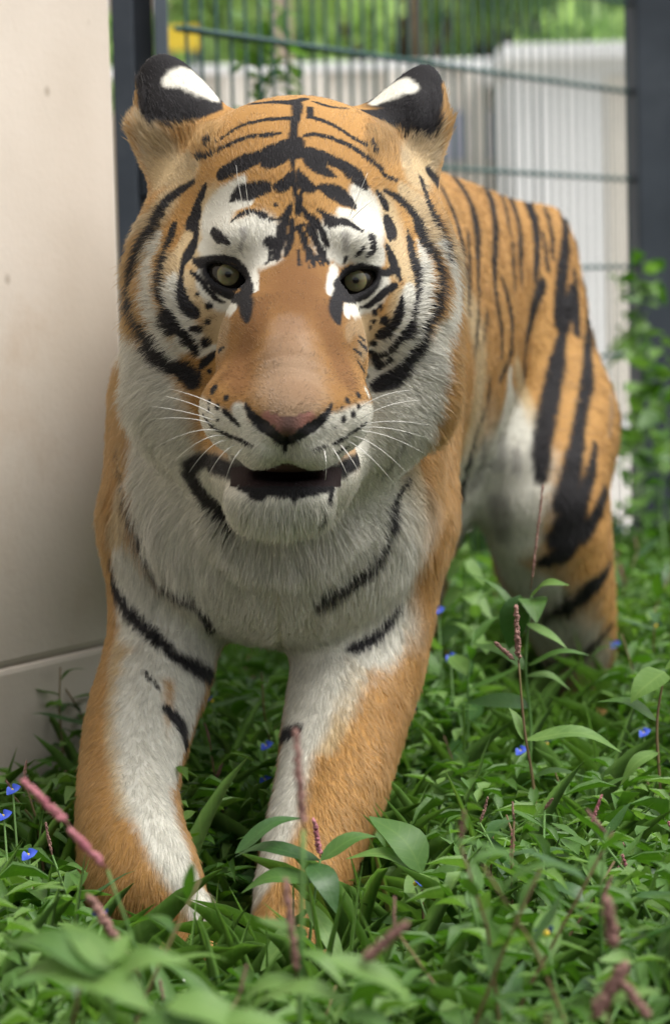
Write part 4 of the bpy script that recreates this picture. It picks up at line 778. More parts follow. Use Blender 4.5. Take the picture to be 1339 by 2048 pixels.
tiger = empty('tiger', to_world(px(570, 2000, 2.69)) * (1, 1, 0))
tag(tiger, 'striped orange tiger walking towards the viewer beside the concrete wall', 'tiger')
me = np_mesh('body', to_world(V) - np.array(tiger.location), F, [skin_shader()])
for nm, arr, ty in (('coat', np.c_[colV, np.ones(len(V))], 'FLOAT_COLOR'), ('wet', noseV, 'FLOAT')):
    at_ = me.attributes.new(nm, ty, 'POINT'); at_.data.foreach_set('color' if ty == 'FLOAT_COLOR' else 'value', np.ascontiguousarray(arr, np.float32).ravel())
body = bpy.data.objects.new('body', me); C.objects.link(body); body.parent = tiger

# --- roots
tri = np.concatenate([F[:, [0, 1, 2]], F[:, [0, 2, 3]]])
va, vb, vc = V[tri[:, 0]], V[tri[:, 1]], V[tri[:, 2]]
area = np.linalg.norm(np.cross(vb - va, vc - va), axis=1) / 2
cen = (va + vb + vc) / 3; tn = N[tri[:, 0]]
facing = -(tn * cen).sum(1) / np.linalg.norm(cen, axis=1)
HC = px(588, 600, 2.70)
def headness(P): return 1 - sstep(0.19, 0.27, np.linalg.norm((P - HC) * (1, 0.8, 0.8), axis=1))
dens = np.where(facing > -0.25, 1.0, 0.30) * (0.55 + 1.3 * headness(cen)) / (1 + 1.2 * np.clip(cen[:, 2] - 3.0, 0, 2))
wgt = area * dens; NH = int(os.environ.get('TIGER_HAIRS', 620000))
pick = rng.choice(len(tri), NH, p=wgt / wgt.sum())
u, v = rng.random(NH), rng.random(NH); fl = u + v > 1; u[fl] = 1 - u[fl]; v[fl] = 1 - v[fl]
R = va[pick] + (vb - va)[pick] * u[:, None] + (vc - va)[pick] * v[:, None]
RN = N[tri[pick, 0]] * (1 - u - v)[:, None] + N[tri[pick, 1]] * u[:, None] + N[tri[pick, 2]] * v[:, None]
RN /= np.linalg.norm(RN, axis=1)[:, None] + 1e-9
q_ = (R - px(576, 842, 2.49)) / np.array((64, 38, 62)) / mpp(2.49); noseR = (np.linalg.norm(q_, axis=1) < 0.95) * (R[:, 1] > px(0, 833, 2.49)[1] - 0.006 * np.clip((np.abs(R[:, 0] - px(576, 0, 2.49)[0]) / 0.022) ** 2, 0, 1))
# bare places: nose leather, inside of the mouth, eyelid rims and eye openings
bare = noseR > 0.4
bare |= (np.abs(R[:, 0] - px(570, 0, 2.56)[0]) < 112 * mpp(2.56)) & (np.abs(R[:, 1] - px(0, 949, 2.56)[1]) < 20 * mpp(2.56)) & (R[:, 2] > 2.550) & (R[:, 2] < 2.66)
eyed = np.full(NH, 9.0)
for (x, y, z, s) in EYE: eyed = np.minimum(eyed, np.linalg.norm((R - px(x, y, z)) * (0.8, 1.0, 1.0), axis=1))
bare |= eyed < ER + 0.0030
keep = ~bare; R, RN, eyed = R[keep], RN[keep], eyed[keep]; NH = len(R)
hd = headness(R); _y = R[:, 1] / R[:, 2] * FPX + H / 2; hd = np.maximum(hd, (_y < 330) * (R[:, 2] < 2.93))
DOWN = RC @ np.array((0, 0, -1.0)); BACK = (MB_ - MA) / np.linalg.norm(MB_ - MA)
# --- lie of the fur
away = R - NOSE; away /= np.linalg.norm(away, axis=1)[:, None]
side = np.sign(R[:, 0] - px(585, 0, 2.7)[0])
yp = R[:, 1] / R[:, 2] * FPX + H / 2; xp = R[:, 0] / R[:, 2] * FPX + W / 2
wd = R @ RC + CO
leg = sstep(0.50, 0.36, wd[:, 2]) 
gb = BACK + 0.35 * DOWN
chest = sstep(3.15, 2.95, R[:, 2]) * (1 - hd)
G = gb * (1 - leg)[:, None] + (DOWN + 0.15 * BACK) * leg[:, None]
G = G * (1 - chest)[:, None] + (DOWN * 1.0 + 0.25 * np.sign(R[:, 0] - px(560, 0, 2.9)[0])[:, None] * np.array((1.0, 0, 0))) * chest[:, None]
ruffw = sstep(0.10, 0.17, np.abs(R[:, 0] - px(588, 0, 2.75)[0])) * sstep(360, 520, yp)
gf = away + ruffw[:, None] * (0.7 * DOWN + 0.4 * side[:, None] * np.array((1.0, 0, 0)))
earw = sstep(350, 285, yp) * np.maximum(sstep(452, 415, xp), sstep(712, 750, xp))
gf = gf * (1 - earw)[:, None] + (earw[:, None]) * (np.array((0, -1.0, 0.0)) + 0.3 * side[:, None] * np.array((1.0, 0, 0)))
G = G * (1 - hd)[:, None] + gf * hd[:, None]
jd = np.stack([vnoise(R + k * 1.7, 55.0) for k in range(3)], 1) - 0.5
jf = np.stack([vnoise(R + k * 2.3, 260.0) for k in range(3)], 1) - 0.5
G = G / (np.linalg.norm(G, axis=1)[:, None] + 1e-9) + (0.40 - 0.18 * hd)[:, None] * jd + (0.42 - 0.2 * hd)[:, None] * jf + rng.normal(0, 0.10, (NH, 3))
T = G - RN * (G * RN).sum(1)[:, None]; T /= np.linalg.norm(T, axis=1)[:, None] + 1e-9
# --- length
muz = np.linalg.norm((R - px(578, 790, 2.54)) * (1.0, 0.9, 0.6), axis=1)
Lf = 0.0062 + 0.0045 * sstep(0.07, 0.16, muz) + 0.029 * ruffw
Lf = Lf * (0.45 + 0.55 * sstep(ER + 0.004, ER + 0.03, eyed)); Lf = Lf * (1 - earw) + earw * (0.0085 + 0.0015 * sstep(130, 180, yp) + 0.012 * ((xp < 292) & (yp > 170)) + 0.010 * ((xp > 862) & (yp > 190)) + 0.014 * sstep(235, 290, yp))
chin = sstep(985, 1040, yp) * hd; Lf = Lf + 0.020 * chin
Lb = 0.017 + 0.024 * chest * sstep(0.30, 0.55, wd[:, 2]) * sstep(340, 270, np.abs(xp - 565)) - 0.005 * leg
under = sstep(0.3, 0.8, -(RN @ (RC @ np.array((0, 0, 1.0))))) * (R[:, 2] > 3.0); Lb = Lb + 0.02 * under
L = (Lf * hd + Lb * (1 - hd)) * rng.uniform(0.65, 1.15, NH)
lift = 0.22 + 0.22 * ruffw * hd + 0.25 * chest + rng.normal(0, 0.06, NH) + 0.2 * chin
lift = lift + 0.22 * earw * sstep(230, 270, yp); lift = np.where(muz < 0.09, 0.30 + rng.normal(0, 0.10, NH), lift)
colR, _ = colour(R + T * (0.52 * L * np.cos(lift))[:, None], RN, 5); print('tiger: fur coloured', time.time() - _t0)
K = 5; s_ = np.linspace(0, 1, K)
Pn = np.empty((NH, K, 3), np.float32)
d0 = T * np.cos(lift)[:, None] + RN * np.sin(lift)[:, None]
bend = DOWN * 0.22 - RN * 0.18 + rng.normal(0, 0.06, (NH, 3)) + 0.25 * jd
for i, s in enumerate(s_): Pn[:, i] = R - RN * 0.0006 + L[:, None] * (d0 * s + bend * s * s)
PW = (Pn.reshape(-1, 3).astype(float) @ RC + CO - np.array(tiger.location)).astype(np.float32)
rad0 = (0.00030 + 0.00016 * np.clip(R[:, 2] - 2.9, 0, 1.5)) * rng.uniform(0.8, 1.2, NH) * (1 - 0.25 * (L < 0.008))
rad = (rad0[:, None] * np.array((1.0, 0.95, 0.85, 0.62, 0.15))[None]).astype(np.float32)
tone = np.clip(1 + rng.normal(0, 0.15, NH) + (muz < 0.10) * (rng.normal(0, 0.12, NH) + 0.5 * (vnoise(R, 420.0) - 0.5)) + 0.25 * (vnoise(R, 120.0) - 0.5), 0.55, 1.5)
colR = np.clip(colR * tone[:, None], 0, 0.9)
hc = bpy.data.hair_curves.new('fur'); hc.add_curves([K] * NH)
hc.attributes['position'].data.foreach_set('vector', PW.ravel()) if 'position' in hc.attributes else None
ra = hc.attributes.get('radius') or hc.attributes.new('radius', 'FLOAT', 'POINT'); ra.data.foreach_set('value', rad.ravel())
ca = hc.attributes.new('coat', 'FLOAT_COLOR', 'CURVE'); ca.data.foreach_set('color', np.c_[colR, np.ones(NH)].astype(np.float32).ravel())
hc.materials.append(fur_shader())
fur = bpy.data.objects.new('fur', hc); C.objects.link(fur); fur.parent = tiger
fur['kind'] = 'stuff'

# --- eyes
def eye_shader():
    m, t, b = material('tiger_eye', 0.16, 0.4)
    a = t.nodes.new('ShaderNodeTexCoord'); sx = t.nodes.new('ShaderNodeSeparateXYZ'); t.links.new(a.outputs['Object'], sx.inputs[0])
    ln = t.nodes.new('ShaderNodeVectorMath'); ln.operation = 'LENGTH'; mk = t.nodes.new('ShaderNodeCombineXYZ')
    t.links.new(sx.outputs['X'], mk.inputs[0]); t.links.new(sx.outputs['Y'], mk.inputs[1]); t.links.new(mk.outputs[0], ln.inputs[0])
    r = t.nodes.new('ShaderNodeValToRGB'); mr = t.nodes.new('ShaderNodeMapRange'); mr.inputs[2].default_value = 0.02
    t.links.new(ln.outputs['Value'], mr.inputs[0]); t.links.new(mr.outputs[0], r.inputs[0])
    e = r.color_ramp.elements; e[0].position = 0.0; e[0].color = (0.004, 0.004, 0.004, 1); e[1].position = 1.0; e[1].color = (0.02, 0.016, 0.014, 1)
    for p, c in ((0.13, (0.004, 0.004, 0.004)), (0.19, (0.11, 0.105, 0.05)), (0.40, (0.20, 0.185, 0.095)), (0.51, (0.24, 0.21, 0.10)), (0.56, (0.02, 0.016, 0.01))):
        k = e.new(p); k.color = (*c, 1)
    n = t.nodes.new('ShaderNodeTexNoise'); n.inputs['Scale'].default_value = 260; mx = t.nodes.new('ShaderNodeMix'); mx.data_type = 'RGBA'; mx.blend_type = 'MULTIPLY'; mx.inputs[0].default_value = 0.5
    t.links.new(a.outputs['Object'], n.inputs['Vector']); t.links.new(r.outputs[0], mx.inputs[6]); t.links.new(n.outputs['Color'], mx.inputs[7]); t.links.new(mx.outputs[2], b.inputs['Base Color'])
    b.inputs['Coat Weight'].default_value = 0.05; b.inputs['Coat Roughness'].default_value = 0.03
    return m
esh = eye_shader()
for (x, y, z, s) in EYE:
    bm = bmesh.new(); bmesh.ops.create_uvsphere(bm, u_segments=40, v_segments=24, radius=ER)
    for q in bm.verts:
        if q.co.z > ER * 0.80: q.co.z += (q.co.z - ER * 0.80) * 0.35            # cornea
    e_ = bpy.data.meshes.new('eye'); bm.to_mesh(e_); bm.free(); e_.materials.append(esh); e_.polygons.foreach_set('use_smooth', np.ones(len(e_.polygons), bool))
    o = bpy.data.objects.new('eye', e_); C.objects.link(o); o.parent = tiger
    c = to_world(px(x, y, z)); look = Vector(CO - c); o.location = Vector(c) - tiger.location; o.rotation_euler = look.to_track_quat('Z', 'Y').to_euler()
# --- tongue and gum behind the lips
tm, tt, tb = material('tongue', 0.6, 0.3); tb.inputs['Base Color'].default_value = (0.045, 0.020, 0.018, 1)
bm = bmesh.new(); bmesh.ops.create_uvsphere(bm, u_segments=28, v_segments=16, radius=1.0)
tc = px(573, 925, 2.558)
Vt = np.array([v.co[:] for v in bm.verts]) * np.array((56 * mpp(2.56), 20 * mpp(2.56), 0.030)); Vt[:, 1] += 0.004 * (Vt[:, 0] / 0.02) ** 2 * 0.5
bm.verts.index_update(); Ft = [[v.index for v in f.verts] for f in bm.faces]; bm.free()
mesh_obj('tongue', to_world(Vt + tc) - np.array(tiger.location), Ft, tm, tiger, True)
# --- whiskers
wm, wt, wb = material('whisker', 0.35, 0.5); wb.inputs['Base Color'].default_value = (0.78, 0.76, 0.70, 1)
WH = [((440, 815), (395, 790), (340, 778), 0), ((432, 832), (390, 805), (330, 792), 0), ((428, 850), (385, 830), (310, 838), 0), ((440, 862), (395, 850), (318, 890), 0), ((450, 872), (410, 862), (345, 925), 0), ((455, 880), (420, 880), (378, 945), 0), ((470, 890), (440, 900), (412, 960), 0), ((485, 897), (462, 915), (450, 965), 0), ((432, 842), (380, 822), (300, 812), 0),
      ((715, 820), (755, 785), (822, 780), 0), ((722, 838), (765, 805), (840, 800), 0), ((724, 850), (775, 835), (855, 850), 0), ((715, 862), (765, 860), (845, 905), 0), ((705, 872), (750, 880), (812, 945), 0), ((695, 882), (735, 900), (790, 970), 0), ((680, 890), (705, 915), (730, 970), 0), ((665, 897), (685, 925), (700, 965), 0), ((720, 856), (770, 848), (850, 875), 0), ((648, 900), (655, 930), (650, 960), 0),
      ((492, 428), (480, 400), (472, 330), 1), ((500, 432), (494, 395), (488, 345), 1), ((700, 430), (712, 400), (735, 345), 1), ((705, 435), (730, 410), (760, 390), 1)]
for (a, b, c, up_) in WH:
    q0 = trace(np.array([a], float))[0]
    if np.isnan(q0[0]): continue
    d0_ = q0[2]; p1 = px(*b, d0_ - (0.018 if not up_ else 0.03)); p2 = px(*c, d0_ + (0.01 if not up_ else -0.02))
    t_ = np.linspace(0, 1, 9)[:, None]; q = (1 - t_) ** 2 * q0 + 2 * t_ * (1 - t_) * p1 + t_ ** 2 * p2
    Vv, Ff = tube_data(to_world(q) - np.array(tiger.location), np.linspace(0.00046, 0.00010, 9), 5)
    mesh_obj('whisker', Vv, Ff, wm, tiger, True)
print('tiger: done', time.time() - _t0, NH)
# ================================================================ THE WEEDS
pink = noisy('knotweed_pink', srgb(150, 88, 98), srgb(190, 132, 136), 60.0, 3, 0.6, 0.2)
pinkb = noisy('knotweed_faded', srgb(122, 92, 84), srgb(160, 124, 114), 60.0, 3, 0.7, 0.2)
blue = noisy('dayflower_blue', srgb(44, 68, 168), srgb(74, 98, 196), 50.0, 3, 0.5, 0.2)
yel = noisy('stamen_yellow', srgb(220, 190, 60), srgb(236, 214, 90), 50.0)
whp = noisy('petal_white', srgb(226, 226, 214), srgb(240, 240, 232), 50.0)
stem_g = noisy('stem_green', (0.07, 0.16, 0.035), (0.12, 0.22, 0.06), 20.0, 4, 0.55, 0.3)
stem_r = noisy('stem_reddish', (0.12, 0.075, 0.04), (0.16, 0.13, 0.05), 20.0, 4, 0.6, 0.3)

def leaf_grid(L, Wd, droop, fold, curl, nu=7, shape='lance', wav=0.0, ph=0.0):
    """leaf along +x from its stalk, midrib creased, tip drooping: (nu+1) x 3 points"""
    t = np.linspace(0, 1, nu + 1)
    w = {'lance': np.sin(np.pi * t ** 0.72) ** 0.9, 'ovate': np.sin(np.pi * t ** 0.55) ** 0.8, 'blade': (1 - t) ** 0.6 * np.minimum(1, t * 8 + 0.35)}[shape] * Wd / 2
    w[-1] = 0.0006; w[0] = max(w[0], 0.0007)
    x = L * (t - 0.18 * droop * t ** 2); z = -L * 0.5 * droop * t ** 2 + wav * L * np.sin(t * 6 + ph); rows = []
    for i in range(nu + 1):
        sw = curl * L * t[i] ** 2
        rows += [(x[i], -w[i] + sw, z[i] + fold * w[i] + wav * w[i] * math.sin(9 * t[i] + ph)), (x[i], sw, z[i]), (x[i], w[i] + sw, z[i] + fold * w[i] - wav * w[i] * math.sin(9 * t[i] + ph))]
    F_ = [(3 * i + j, 3 * i + j + 1, 3 * i + j + 4, 3 * i + j + 3) for i in range(nu) for j in (0, 1)]
    return np.array(rows), np.array(F_)
def ribbed(me, V_, rows=None):
    """the leaf's own coordinates: 1 on the midrib, 0 at the edge; 0..1 from stalk to tip"""
    n = len(me.vertices); k = rows or n // 3; a = me.attributes.new('rib', 'FLOAT', 'POINT'); a.data.foreach_set('value', np.tile(np.array((0, 1, 0), np.float32), n // 3))
    a = me.attributes.new('along', 'FLOAT', 'POINT'); a.data.foreach_set('value', np.tile(np.repeat(np.linspace(0, 1, k), 3), n // (3 * k)).astype(np.float32)); return me
def leaf_mesh(mat, *a, **k):
    V_, F_ = leaf_grid(*a, **k); return ribbed(np_mesh('leaf', V_, F_, [mat]), V_)
rl = np.random.default_rng(21)
LANCE = [leaf_mesh((LEAF_G, LEAF_G, LEAF_D, LEAF_L)[i % 4], 0.085 + 0.012 * (i % 3), 0.018 + 0.004 * (i % 4), rl.uniform(0.2, 0.9), rl.uniform(0.15, 0.6), rl.uniform(-0.12, 0.12), wav=0.03, ph=i) for i in range(10)]
OVATE = [leaf_mesh((LEAF_L, LEAF_G, LEAF_G)[i % 3], 0.055 + 0.006 * (i % 3), 0.022 + 0.003 * (i % 3), rl.uniform(0.1, 0.8), rl.uniform(0.1, 0.5), rl.uniform(-0.1, 0.1), shape='ovate', wav=0.04, ph=i) for i in range(7)]
def spike_mesh(L, r, mat, seed, n=46):
    rs = np.random.default_rng(seed); V_, F_ = tube_data([(0, 0, 0), (0.002, 0, L * 0.5), (0, 0.001, L)], [0.0008, 0.0007, 0.0004], 4); V_ = list(map(tuple, V_)); F_ = [list(f) for f in F_]
    for i in range(n):
        z = L * (0.12 + 0.88 * (i + rs.random()) / n); a = rs.uniform(0, 6.28); q = r * rs.uniform(0.35, 0.75) * (1 - 0.5 * (z / L) ** 3); s = r * rs.uniform(0.55, 0.9)
        c = np.array((q * math.cos(a), q * math.sin(a), z)); b = len(V_)
        V_ += [tuple(c + s * np.array(d)) for d in ((1, 0, 0), (-1, 0, 0), (0, 1, 0), (0, -1, 0), (0, 0, 1.3), (0, 0, -1.3))]
        F_ += [[b + i_ for i_ in f] for f in ((0, 2, 4), (2, 1, 4), (1, 3, 4), (3, 0, 4), (2, 0, 5), (1, 2, 5), (3, 1, 5), (0, 3, 5))]
    m = bpy.data.meshes.new('flower_spike'); m.from_pydata(V_, [], F_); m.materials.append(mat); m.polygons.foreach_set('use_smooth', np.ones(len(m.polygons), bool)); return m
SPIKES = [spike_mesh(0.030, 0.0017, pinkb, 1, 30), spike_mesh(0.022, 0.0015, pinkb, 2, 24), spike_mesh(0.034, 0.0018, pink, 3, 36), spike_mesh(0.026, 0.0014, pinkb, 4, 22)]
def petal_mesh(mat, L, Wd):
    V_, F_ = leaf_grid(L, Wd, 0.5, 0.25, 0.0, 5, 'ovate', 0.05); V_[:, 2] += 0.0; return np_mesh('petal', V_, F_, [mat])
PETAL = petal_mesh(blue, 0.011, 0.012); WPETAL = petal_mesh(whp, 0.010, 0.009)
bm = bmesh.new(); bmesh.ops.create_icosphere(bm, subdivisions=1, radius=0.0026); HEART = bpy.data.meshes.new('flower'); bm.to_mesh(HEART); bm.free(); HEART.materials.append(yel)

def child(name, mesh, parent, loc, rot, sc=1.0):
    o = bpy.data.objects.new(name, mesh); C.objects.link(o); o.parent = parent; o.location = tuple(map(float, loc)); o.rotation_euler = rot; o.scale = (sc, sc, sc); return o
def flower(parent, loc, petals, mesh, rs, up=0.5):
    f = child('flower', HEART, parent, loc, (rs.uniform(-.3, .3) + 0.5, rs.uniform(-.3, .3), rs.uniform(-0.5, 0.5)))
    for k in range(petals): child('petal', mesh, f, (0, 0, 0.001), (0, -up, k * 2 * math.pi / petals + 0.3 + (0.0 if petals > 2 else 0.6 * k)))
    return f
def stem_curve(rs, h, lean):
    a = rs.uniform(0, 6.28); k = np.linspace(0, 1, 6); w = rs.uniform(-0.3, 0.3)
    return np.stack([lean * h * k ** 1.6 * math.cos(a) + 0.03 * h * np.sin(5 * k + w), lean * h * k ** 1.6 * math.sin(a) + 0.03 * h * np.cos(4 * k + w) - 0.03 * h, h * k * (1 - 0.12 * lean)], 1)
def weed(kind, loc, h, rs, flowering):
    root = empty({'knot': 'knotweed_plant', 'day': 'dayflower_plant'}[kind], loc, rs.uniform(0, 6.28))
    P_ = stem_curve(rs, h, rs.uniform(0.1, 0.5)); V_, F_ = tube_data(P_, np.linspace(0.0022, 0.0010, 6), 5); mesh_obj('stem', V_, F_, stem_r if (kind == 'knot' and rs.random() < 0.5) else stem_g, root, True)
    n = int(np.clip(h / (0.026 if kind == 'knot' else 0.022), 4, 11)); a = rs.uniform(0, 6.28); pool = LANCE if kind == 'knot' else OVATE
    for i in range(n):
        t = 0.18 + 0.8 * (i + 0.5) / n; p = np.array([np.interp(t, np.linspace(0, 1, 6), P_[:, j]) for j in range(3)]); a += 2.4 + rs.normal(0, 0.3)
        child('leaf', pool[rs.integers(len(pool))], root, p, (rs.normal(0, 0.25), -rs.uniform(0.1, 0.95), a), rs.uniform(0.5, 1.1) * (1.15 - 0.45 * t))
    if flowering:
        if kind == 'knot':
            for k in range(rs.integers(1, 3)): child('flower_spike', SPIKES[rs.integers(4)], root, P_[-1] if k == 0 else P_[-2], (rs.normal(0, 0.35), rs.normal(0, 0.35) + 0.25 * k, 0), rs.uniform(0.75, 1.15))
        else: flower(root, P_[-1] + (0, 0, 0.004), 2, PETAL, rs)
    return root
def limit(x, d):
    """the height in the picture that the weeds reach at this bearing and distance"""
    if d < 2.75: return 1600 if x < 140 else 1890 if x < 470 else 1880 if x < 700 else 1790 if x < 870 else 1540
    if d < 3.2: return 1470 if x < 140 else 1480 if x < 440 else 1370 if x < 585 else 1620 if x < 860 else 1470
    if d < 4.1: return 1270 if x < 860 else 1120 if x < 950 else 1430 if x < 1245 else 1120
    return 1240 if x < 860 else 1060
WN = np.array((-WD[1], WD[0]))
def clear(p, gap=0.02):
    q = p[:2] - WE
    if q @ WN > -0.03 and q @ WD < 0.04: return False
    if p[1] > 4.0 and abs((p[:2] - F0) @ FNrm) < 0.03: return False
    L_ = to_local(np.array([(p[0], p[1], 0.04), (p[0], p[1], 0.14)])); return sdf(L_).min() > gap
rw = np.random.default_rng(77); spots = []
while len(spots) < 330:
    d = math.sqrt(rw.uniform(1.75 ** 2, 5.4 ** 2)) if rw.random() < 0.6 else rw.uniform(1.8, 3.4)
    x = rw.uniform(-60, 1400); p = at(x, 1024, d); p[2] = 0.0
    if not clear(p) or any(abs(p[0] - q[0]) + abs(p[1] - q[1]) < 0.035 for q in spots): continue
    lim = limit(x, d) + rw.exponential(45) + (95 if d < 2.75 else 60 if d < 3.2 else 25); hm = CAM_H - (lim - 561) / FPX * d
    h = min(rw.uniform(0.20, 0.42), hm)
    if h < 0.07: spots.append((p[0], p[1], 0, x, d)); continue
    spots.append((p[0], p[1], h, x, d))
def zone(x, d):
    if d < 2.3: return 'at the blurred front edge of the weeds'
    if d < 2.85: return 'at the foot of the concrete wall' if x < 140 else 'before the bent foreleg' if x < 470 else 'before the planted foreleg' if x < 870 else 'in the open weeds ahead of the hind paw'
    if d < 3.6: return 'behind the bent foreleg' if x < 440 else 'in the gap between the forelegs' if x < 620 else 'behind the planted foreleg' if x < 880 else 'just in front of the hind leg' if x < 1245 else 'level with the hind leg on the gate post side'
    return 'under the belly' if x < 950 else 'around the hind paw' if d < 4.4 else 'between the hind leg and the fence'
for (x, y, h, pxx, d) in spots:
    if h <= 0: continue
    kind = 'knot' if rw.random() < 0.62 else 'day'; fl = rw.random() < (0.38 if kind == 'knot' else 0.12)
    if kind == 'day': h *= 0.85
    r_ = weed(kind, (x, y, 0), h, rw, fl); z_ = zone(pxx, d); sz = 'tall' if h > 0.26 else 'middling' if h > 0.17 else 'low'
    tag(r_, f"{sz} {'lance-leaved knotweed with pink spike' if kind == 'knot' and fl else 'lance-leaved knotweed without flowers' if kind == 'knot' else 'round-leaved dayflower with blue bloom' if fl else 'round-leaved dayflower without bloom'} {z_}", 'weed', f"{sz} {'pink' if kind == 'knot' and fl else 'blue' if fl else 'plain'} {'knotweeds' if kind == 'knot' else 'dayflowers'} {z_}")

# --- plants that stand out, each built where it grows (pixels give bearings, d the distance)
def hero(name, label, d, stem, leaves=(), spikes=(), smat=None, r=0.0022, cat='weed'):
    s = np.array([at(*q, d) for q in stem]); g = on_ground(stem[0][0], stem[0][1]) if s[0, 2] < 0 else s[0]
    base = np.array((s[0, 0], s[0, 1], 0.0)); root = empty(name, base); tag(root, label, cat)
    pts = catmull(np.concatenate([[base], s[1:] if s[0, 2] < 0.02 else s]), 4); V_, F_ = tube_data(pts - base, np.linspace(r, r * 0.5, len(pts)), 6); mesh_obj('stem', V_, F_, smat or stem_g, root, True)
    for (x0, y0, x1, y1, w, mat, dd, shape) in leaves:
        a, b = at(x0, y0, d), at(x1, y1, d + dd); L_ = np.linalg.norm(b - a); X = (b - a) / L_
        Z = -(_f) * 0.45 + np.array((0, 0, 1.0)); Z = Z - X * (Z @ X); Z /= np.linalg.norm(Z); Y = np.cross(Z, X)
        G_, F2 = leaf_grid(L_ * 1.06, w * d / FPX * 1.0, 0.22, 0.22, rl.uniform(-.05, .05), 9, shape, 0.03, rl.uniform(0, 6)); G_[:, 2] += L_ * 0.10 * np.sin(np.pi * np.clip(G_[:, 0] / L_, 0, 1))
        Vw = a + G_ @ np.stack([X, Y, Z]) - base; o = bpy.data.objects.new('leaf', ribbed(np_mesh('leaf', Vw, F2, [mat]), Vw)); C.objects.link(o); o.parent = root
    for (x0, y0, x1, y1, w, mat) in spikes:
        a, b = at(x0, y0, d), at(x1, y1, d - 0.01); L_ = float(np.linalg.norm(b - a)); m = spike_mesh(L_, w * d / FPX * 0.36, mat, int(x0 + y0), int(60 + L_ * 500))
        o = child('flower_spike', m, root, a - base, Vector(b - a).to_track_quat('Z', 'Y').to_euler())
    return root
Lc, O = 'lance', 'ovate'
hero('knotweed_plant', 'tall knotweed whose pink spike rises in front of the tiger\'s hind leg', 2.85, [(1090, 1925), (1069, 1600), (1048, 1460), (1036, 1320)], [(1050, 1476, 1242, 1488, 46, LEAF_L, 0.0, Lc), (1048, 1480, 1018, 1415, 22, LEAF_L, 0.01, Lc), (1072, 1604, 1046, 1670, 62, LEAF_L, -0.03, O), (1060, 1560, 1180, 1540, 20, LEAF_G, 0.02, Lc), (1072, 1640, 1180, 1690, 22, LEAF_L, -0.03, Lc), (1080, 1700, 970, 1650, 30, LEAF_G, 0.02, Lc), (1085, 1760, 1200, 1730, 34, LEAF_G, -0.02, Lc)], [(1037, 1330, 1031, 1212, 16, pinkb), (1028, 1320, 990, 1285, 12, pinkb)], stem_r)
hero('knotweed_plant', 'reddish stemmed weed with one broad pale leaf beside the hind paw', 2.9, [(1345, 1890), (1318, 1560), (1313, 1440), (1328, 1345)], [(1328, 1345, 1262, 1400, 70, LEAF_L, -0.02, O), (1313, 1440, 1200, 1390, 30, LEAF_G, 0.02, Lc), (1318, 1560, 1420, 1600, 30, LEAF_G, 0, Lc), (1330, 1340, 1400, 1300, 30, LEAF_L, 0, Lc), (1316, 1500, 1240, 1560, 34, LEAF_L, -0.02, Lc)], [], stem_r)
hero('knotweed_plant', 'bluish-leaved weed reaching up to the tiger\'s hind knee', 3.15, [(1020, 1800), (1060, 1500), (1050, 1330), (1062, 1190)], [(1062, 1190, 1128, 1162, 40, LEAF_L, -0.03, O), (1060, 1195, 1075, 1235, 60, LEAF_G, -0.04, O), (1040, 1190, 1020, 1298, 62, LEAF_D, 0.0, Lc), (1050, 1250, 1130, 1290, 26, LEAF_L, -0.03, Lc), (1050, 1260, 960, 1140, 18, LEAF_G, 0.02, Lc), (1055, 1330, 1170, 1300, 24, LEAF_G, -0.02, Lc), (1052, 1350, 1140, 1370, 24, LEAF_L, 0.0, Lc), (1050, 1340, 950, 1280, 44, LEAF_G, 0.02, Lc), (1058, 1420, 930, 1400, 60, LEAF_D, 0.03, Lc)], [(1060, 1180, 1085, 970, 8, pinkb)], stem_g)
hero('knotweed_plant', 'weed with an upright bright green leaf against the tiger\'s foreleg', 2.50, [(852, 2080), (848, 1900), (842, 1760)], [(845, 1745, 752, 1622, 84, LEAF_G, 0.02, Lc), (842, 1740, 700, 1700, 40, LEAF_L, 0.0, Lc), (845, 1750, 815, 1800, 50, LEAF_L, -0.03, O), (845, 1760, 880, 1800, 40, LEAF_L, -0.04, O), (845, 1760, 960, 1735, 30, LEAF_G, 0, Lc), (850, 1850, 960, 1800, 30, LEAF_G, 0, Lc), (850, 1870, 740, 1830, 36, LEAF_G, 0, Lc)], [], stem_r)
hero('knotweed_plant', 'dark leaved weed between the tiger\'s forelegs', 2.42, [(600, 2120), (622, 1850), (640, 1720)], [(640, 1720, 468, 1700, 44, LEAF_D, 0.03, Lc), (630, 1760, 484, 1770, 52, LEAF_G, 0.0, Lc), (640, 1720, 748, 1662, 46, LEAF_G, 0.02, Lc), (620, 1725, 676, 1815, 58, LEAF_D, -0.03, Lc), (612, 1800, 700, 1960, 40, LEAF_L, -0.04, Lc), (610, 1860, 520, 1930, 60, LEAF_L, -0.03, O), (470, 1705, 600, 1626, 40, LEAF_D, 0.02, Lc)], [(640, 1715, 628, 1640, 16, pink)], stem_g)
hero('knotweed_plant', 'pink knotweed spike on a pale yellow-green stem before the forelegs', 1.85, [(598, 2500), (600, 2000), (606, 1660)], [(602, 1880, 520, 1830, 34, LEAF_L, 0.0, Lc), (602, 1900, 690, 1960, 36, LEAF_L, -0.02, Lc), (600, 1960, 480, 1990, 50, LEAF_L, 0, Lc)], [(607, 1665, 590, 1462, 26, pinkb), (596, 1960, 570, 1760, 22, pinkb)], stem_g, 0.0036)
hero('knotweed_plant', 'leaning pink knotweed spike in front of the concrete wall', 1.95, [(320, 2400), (290, 1980), (215, 1740)], [(290, 1980, 180, 1950, 50, LEAF_L, 0, Lc)], [(212, 1735, 140, 1660, 22, pink), (138, 1650, 46, 1562, 22, pink), (285, 1960, 178, 1792, 26, pinkb)], stem_g)
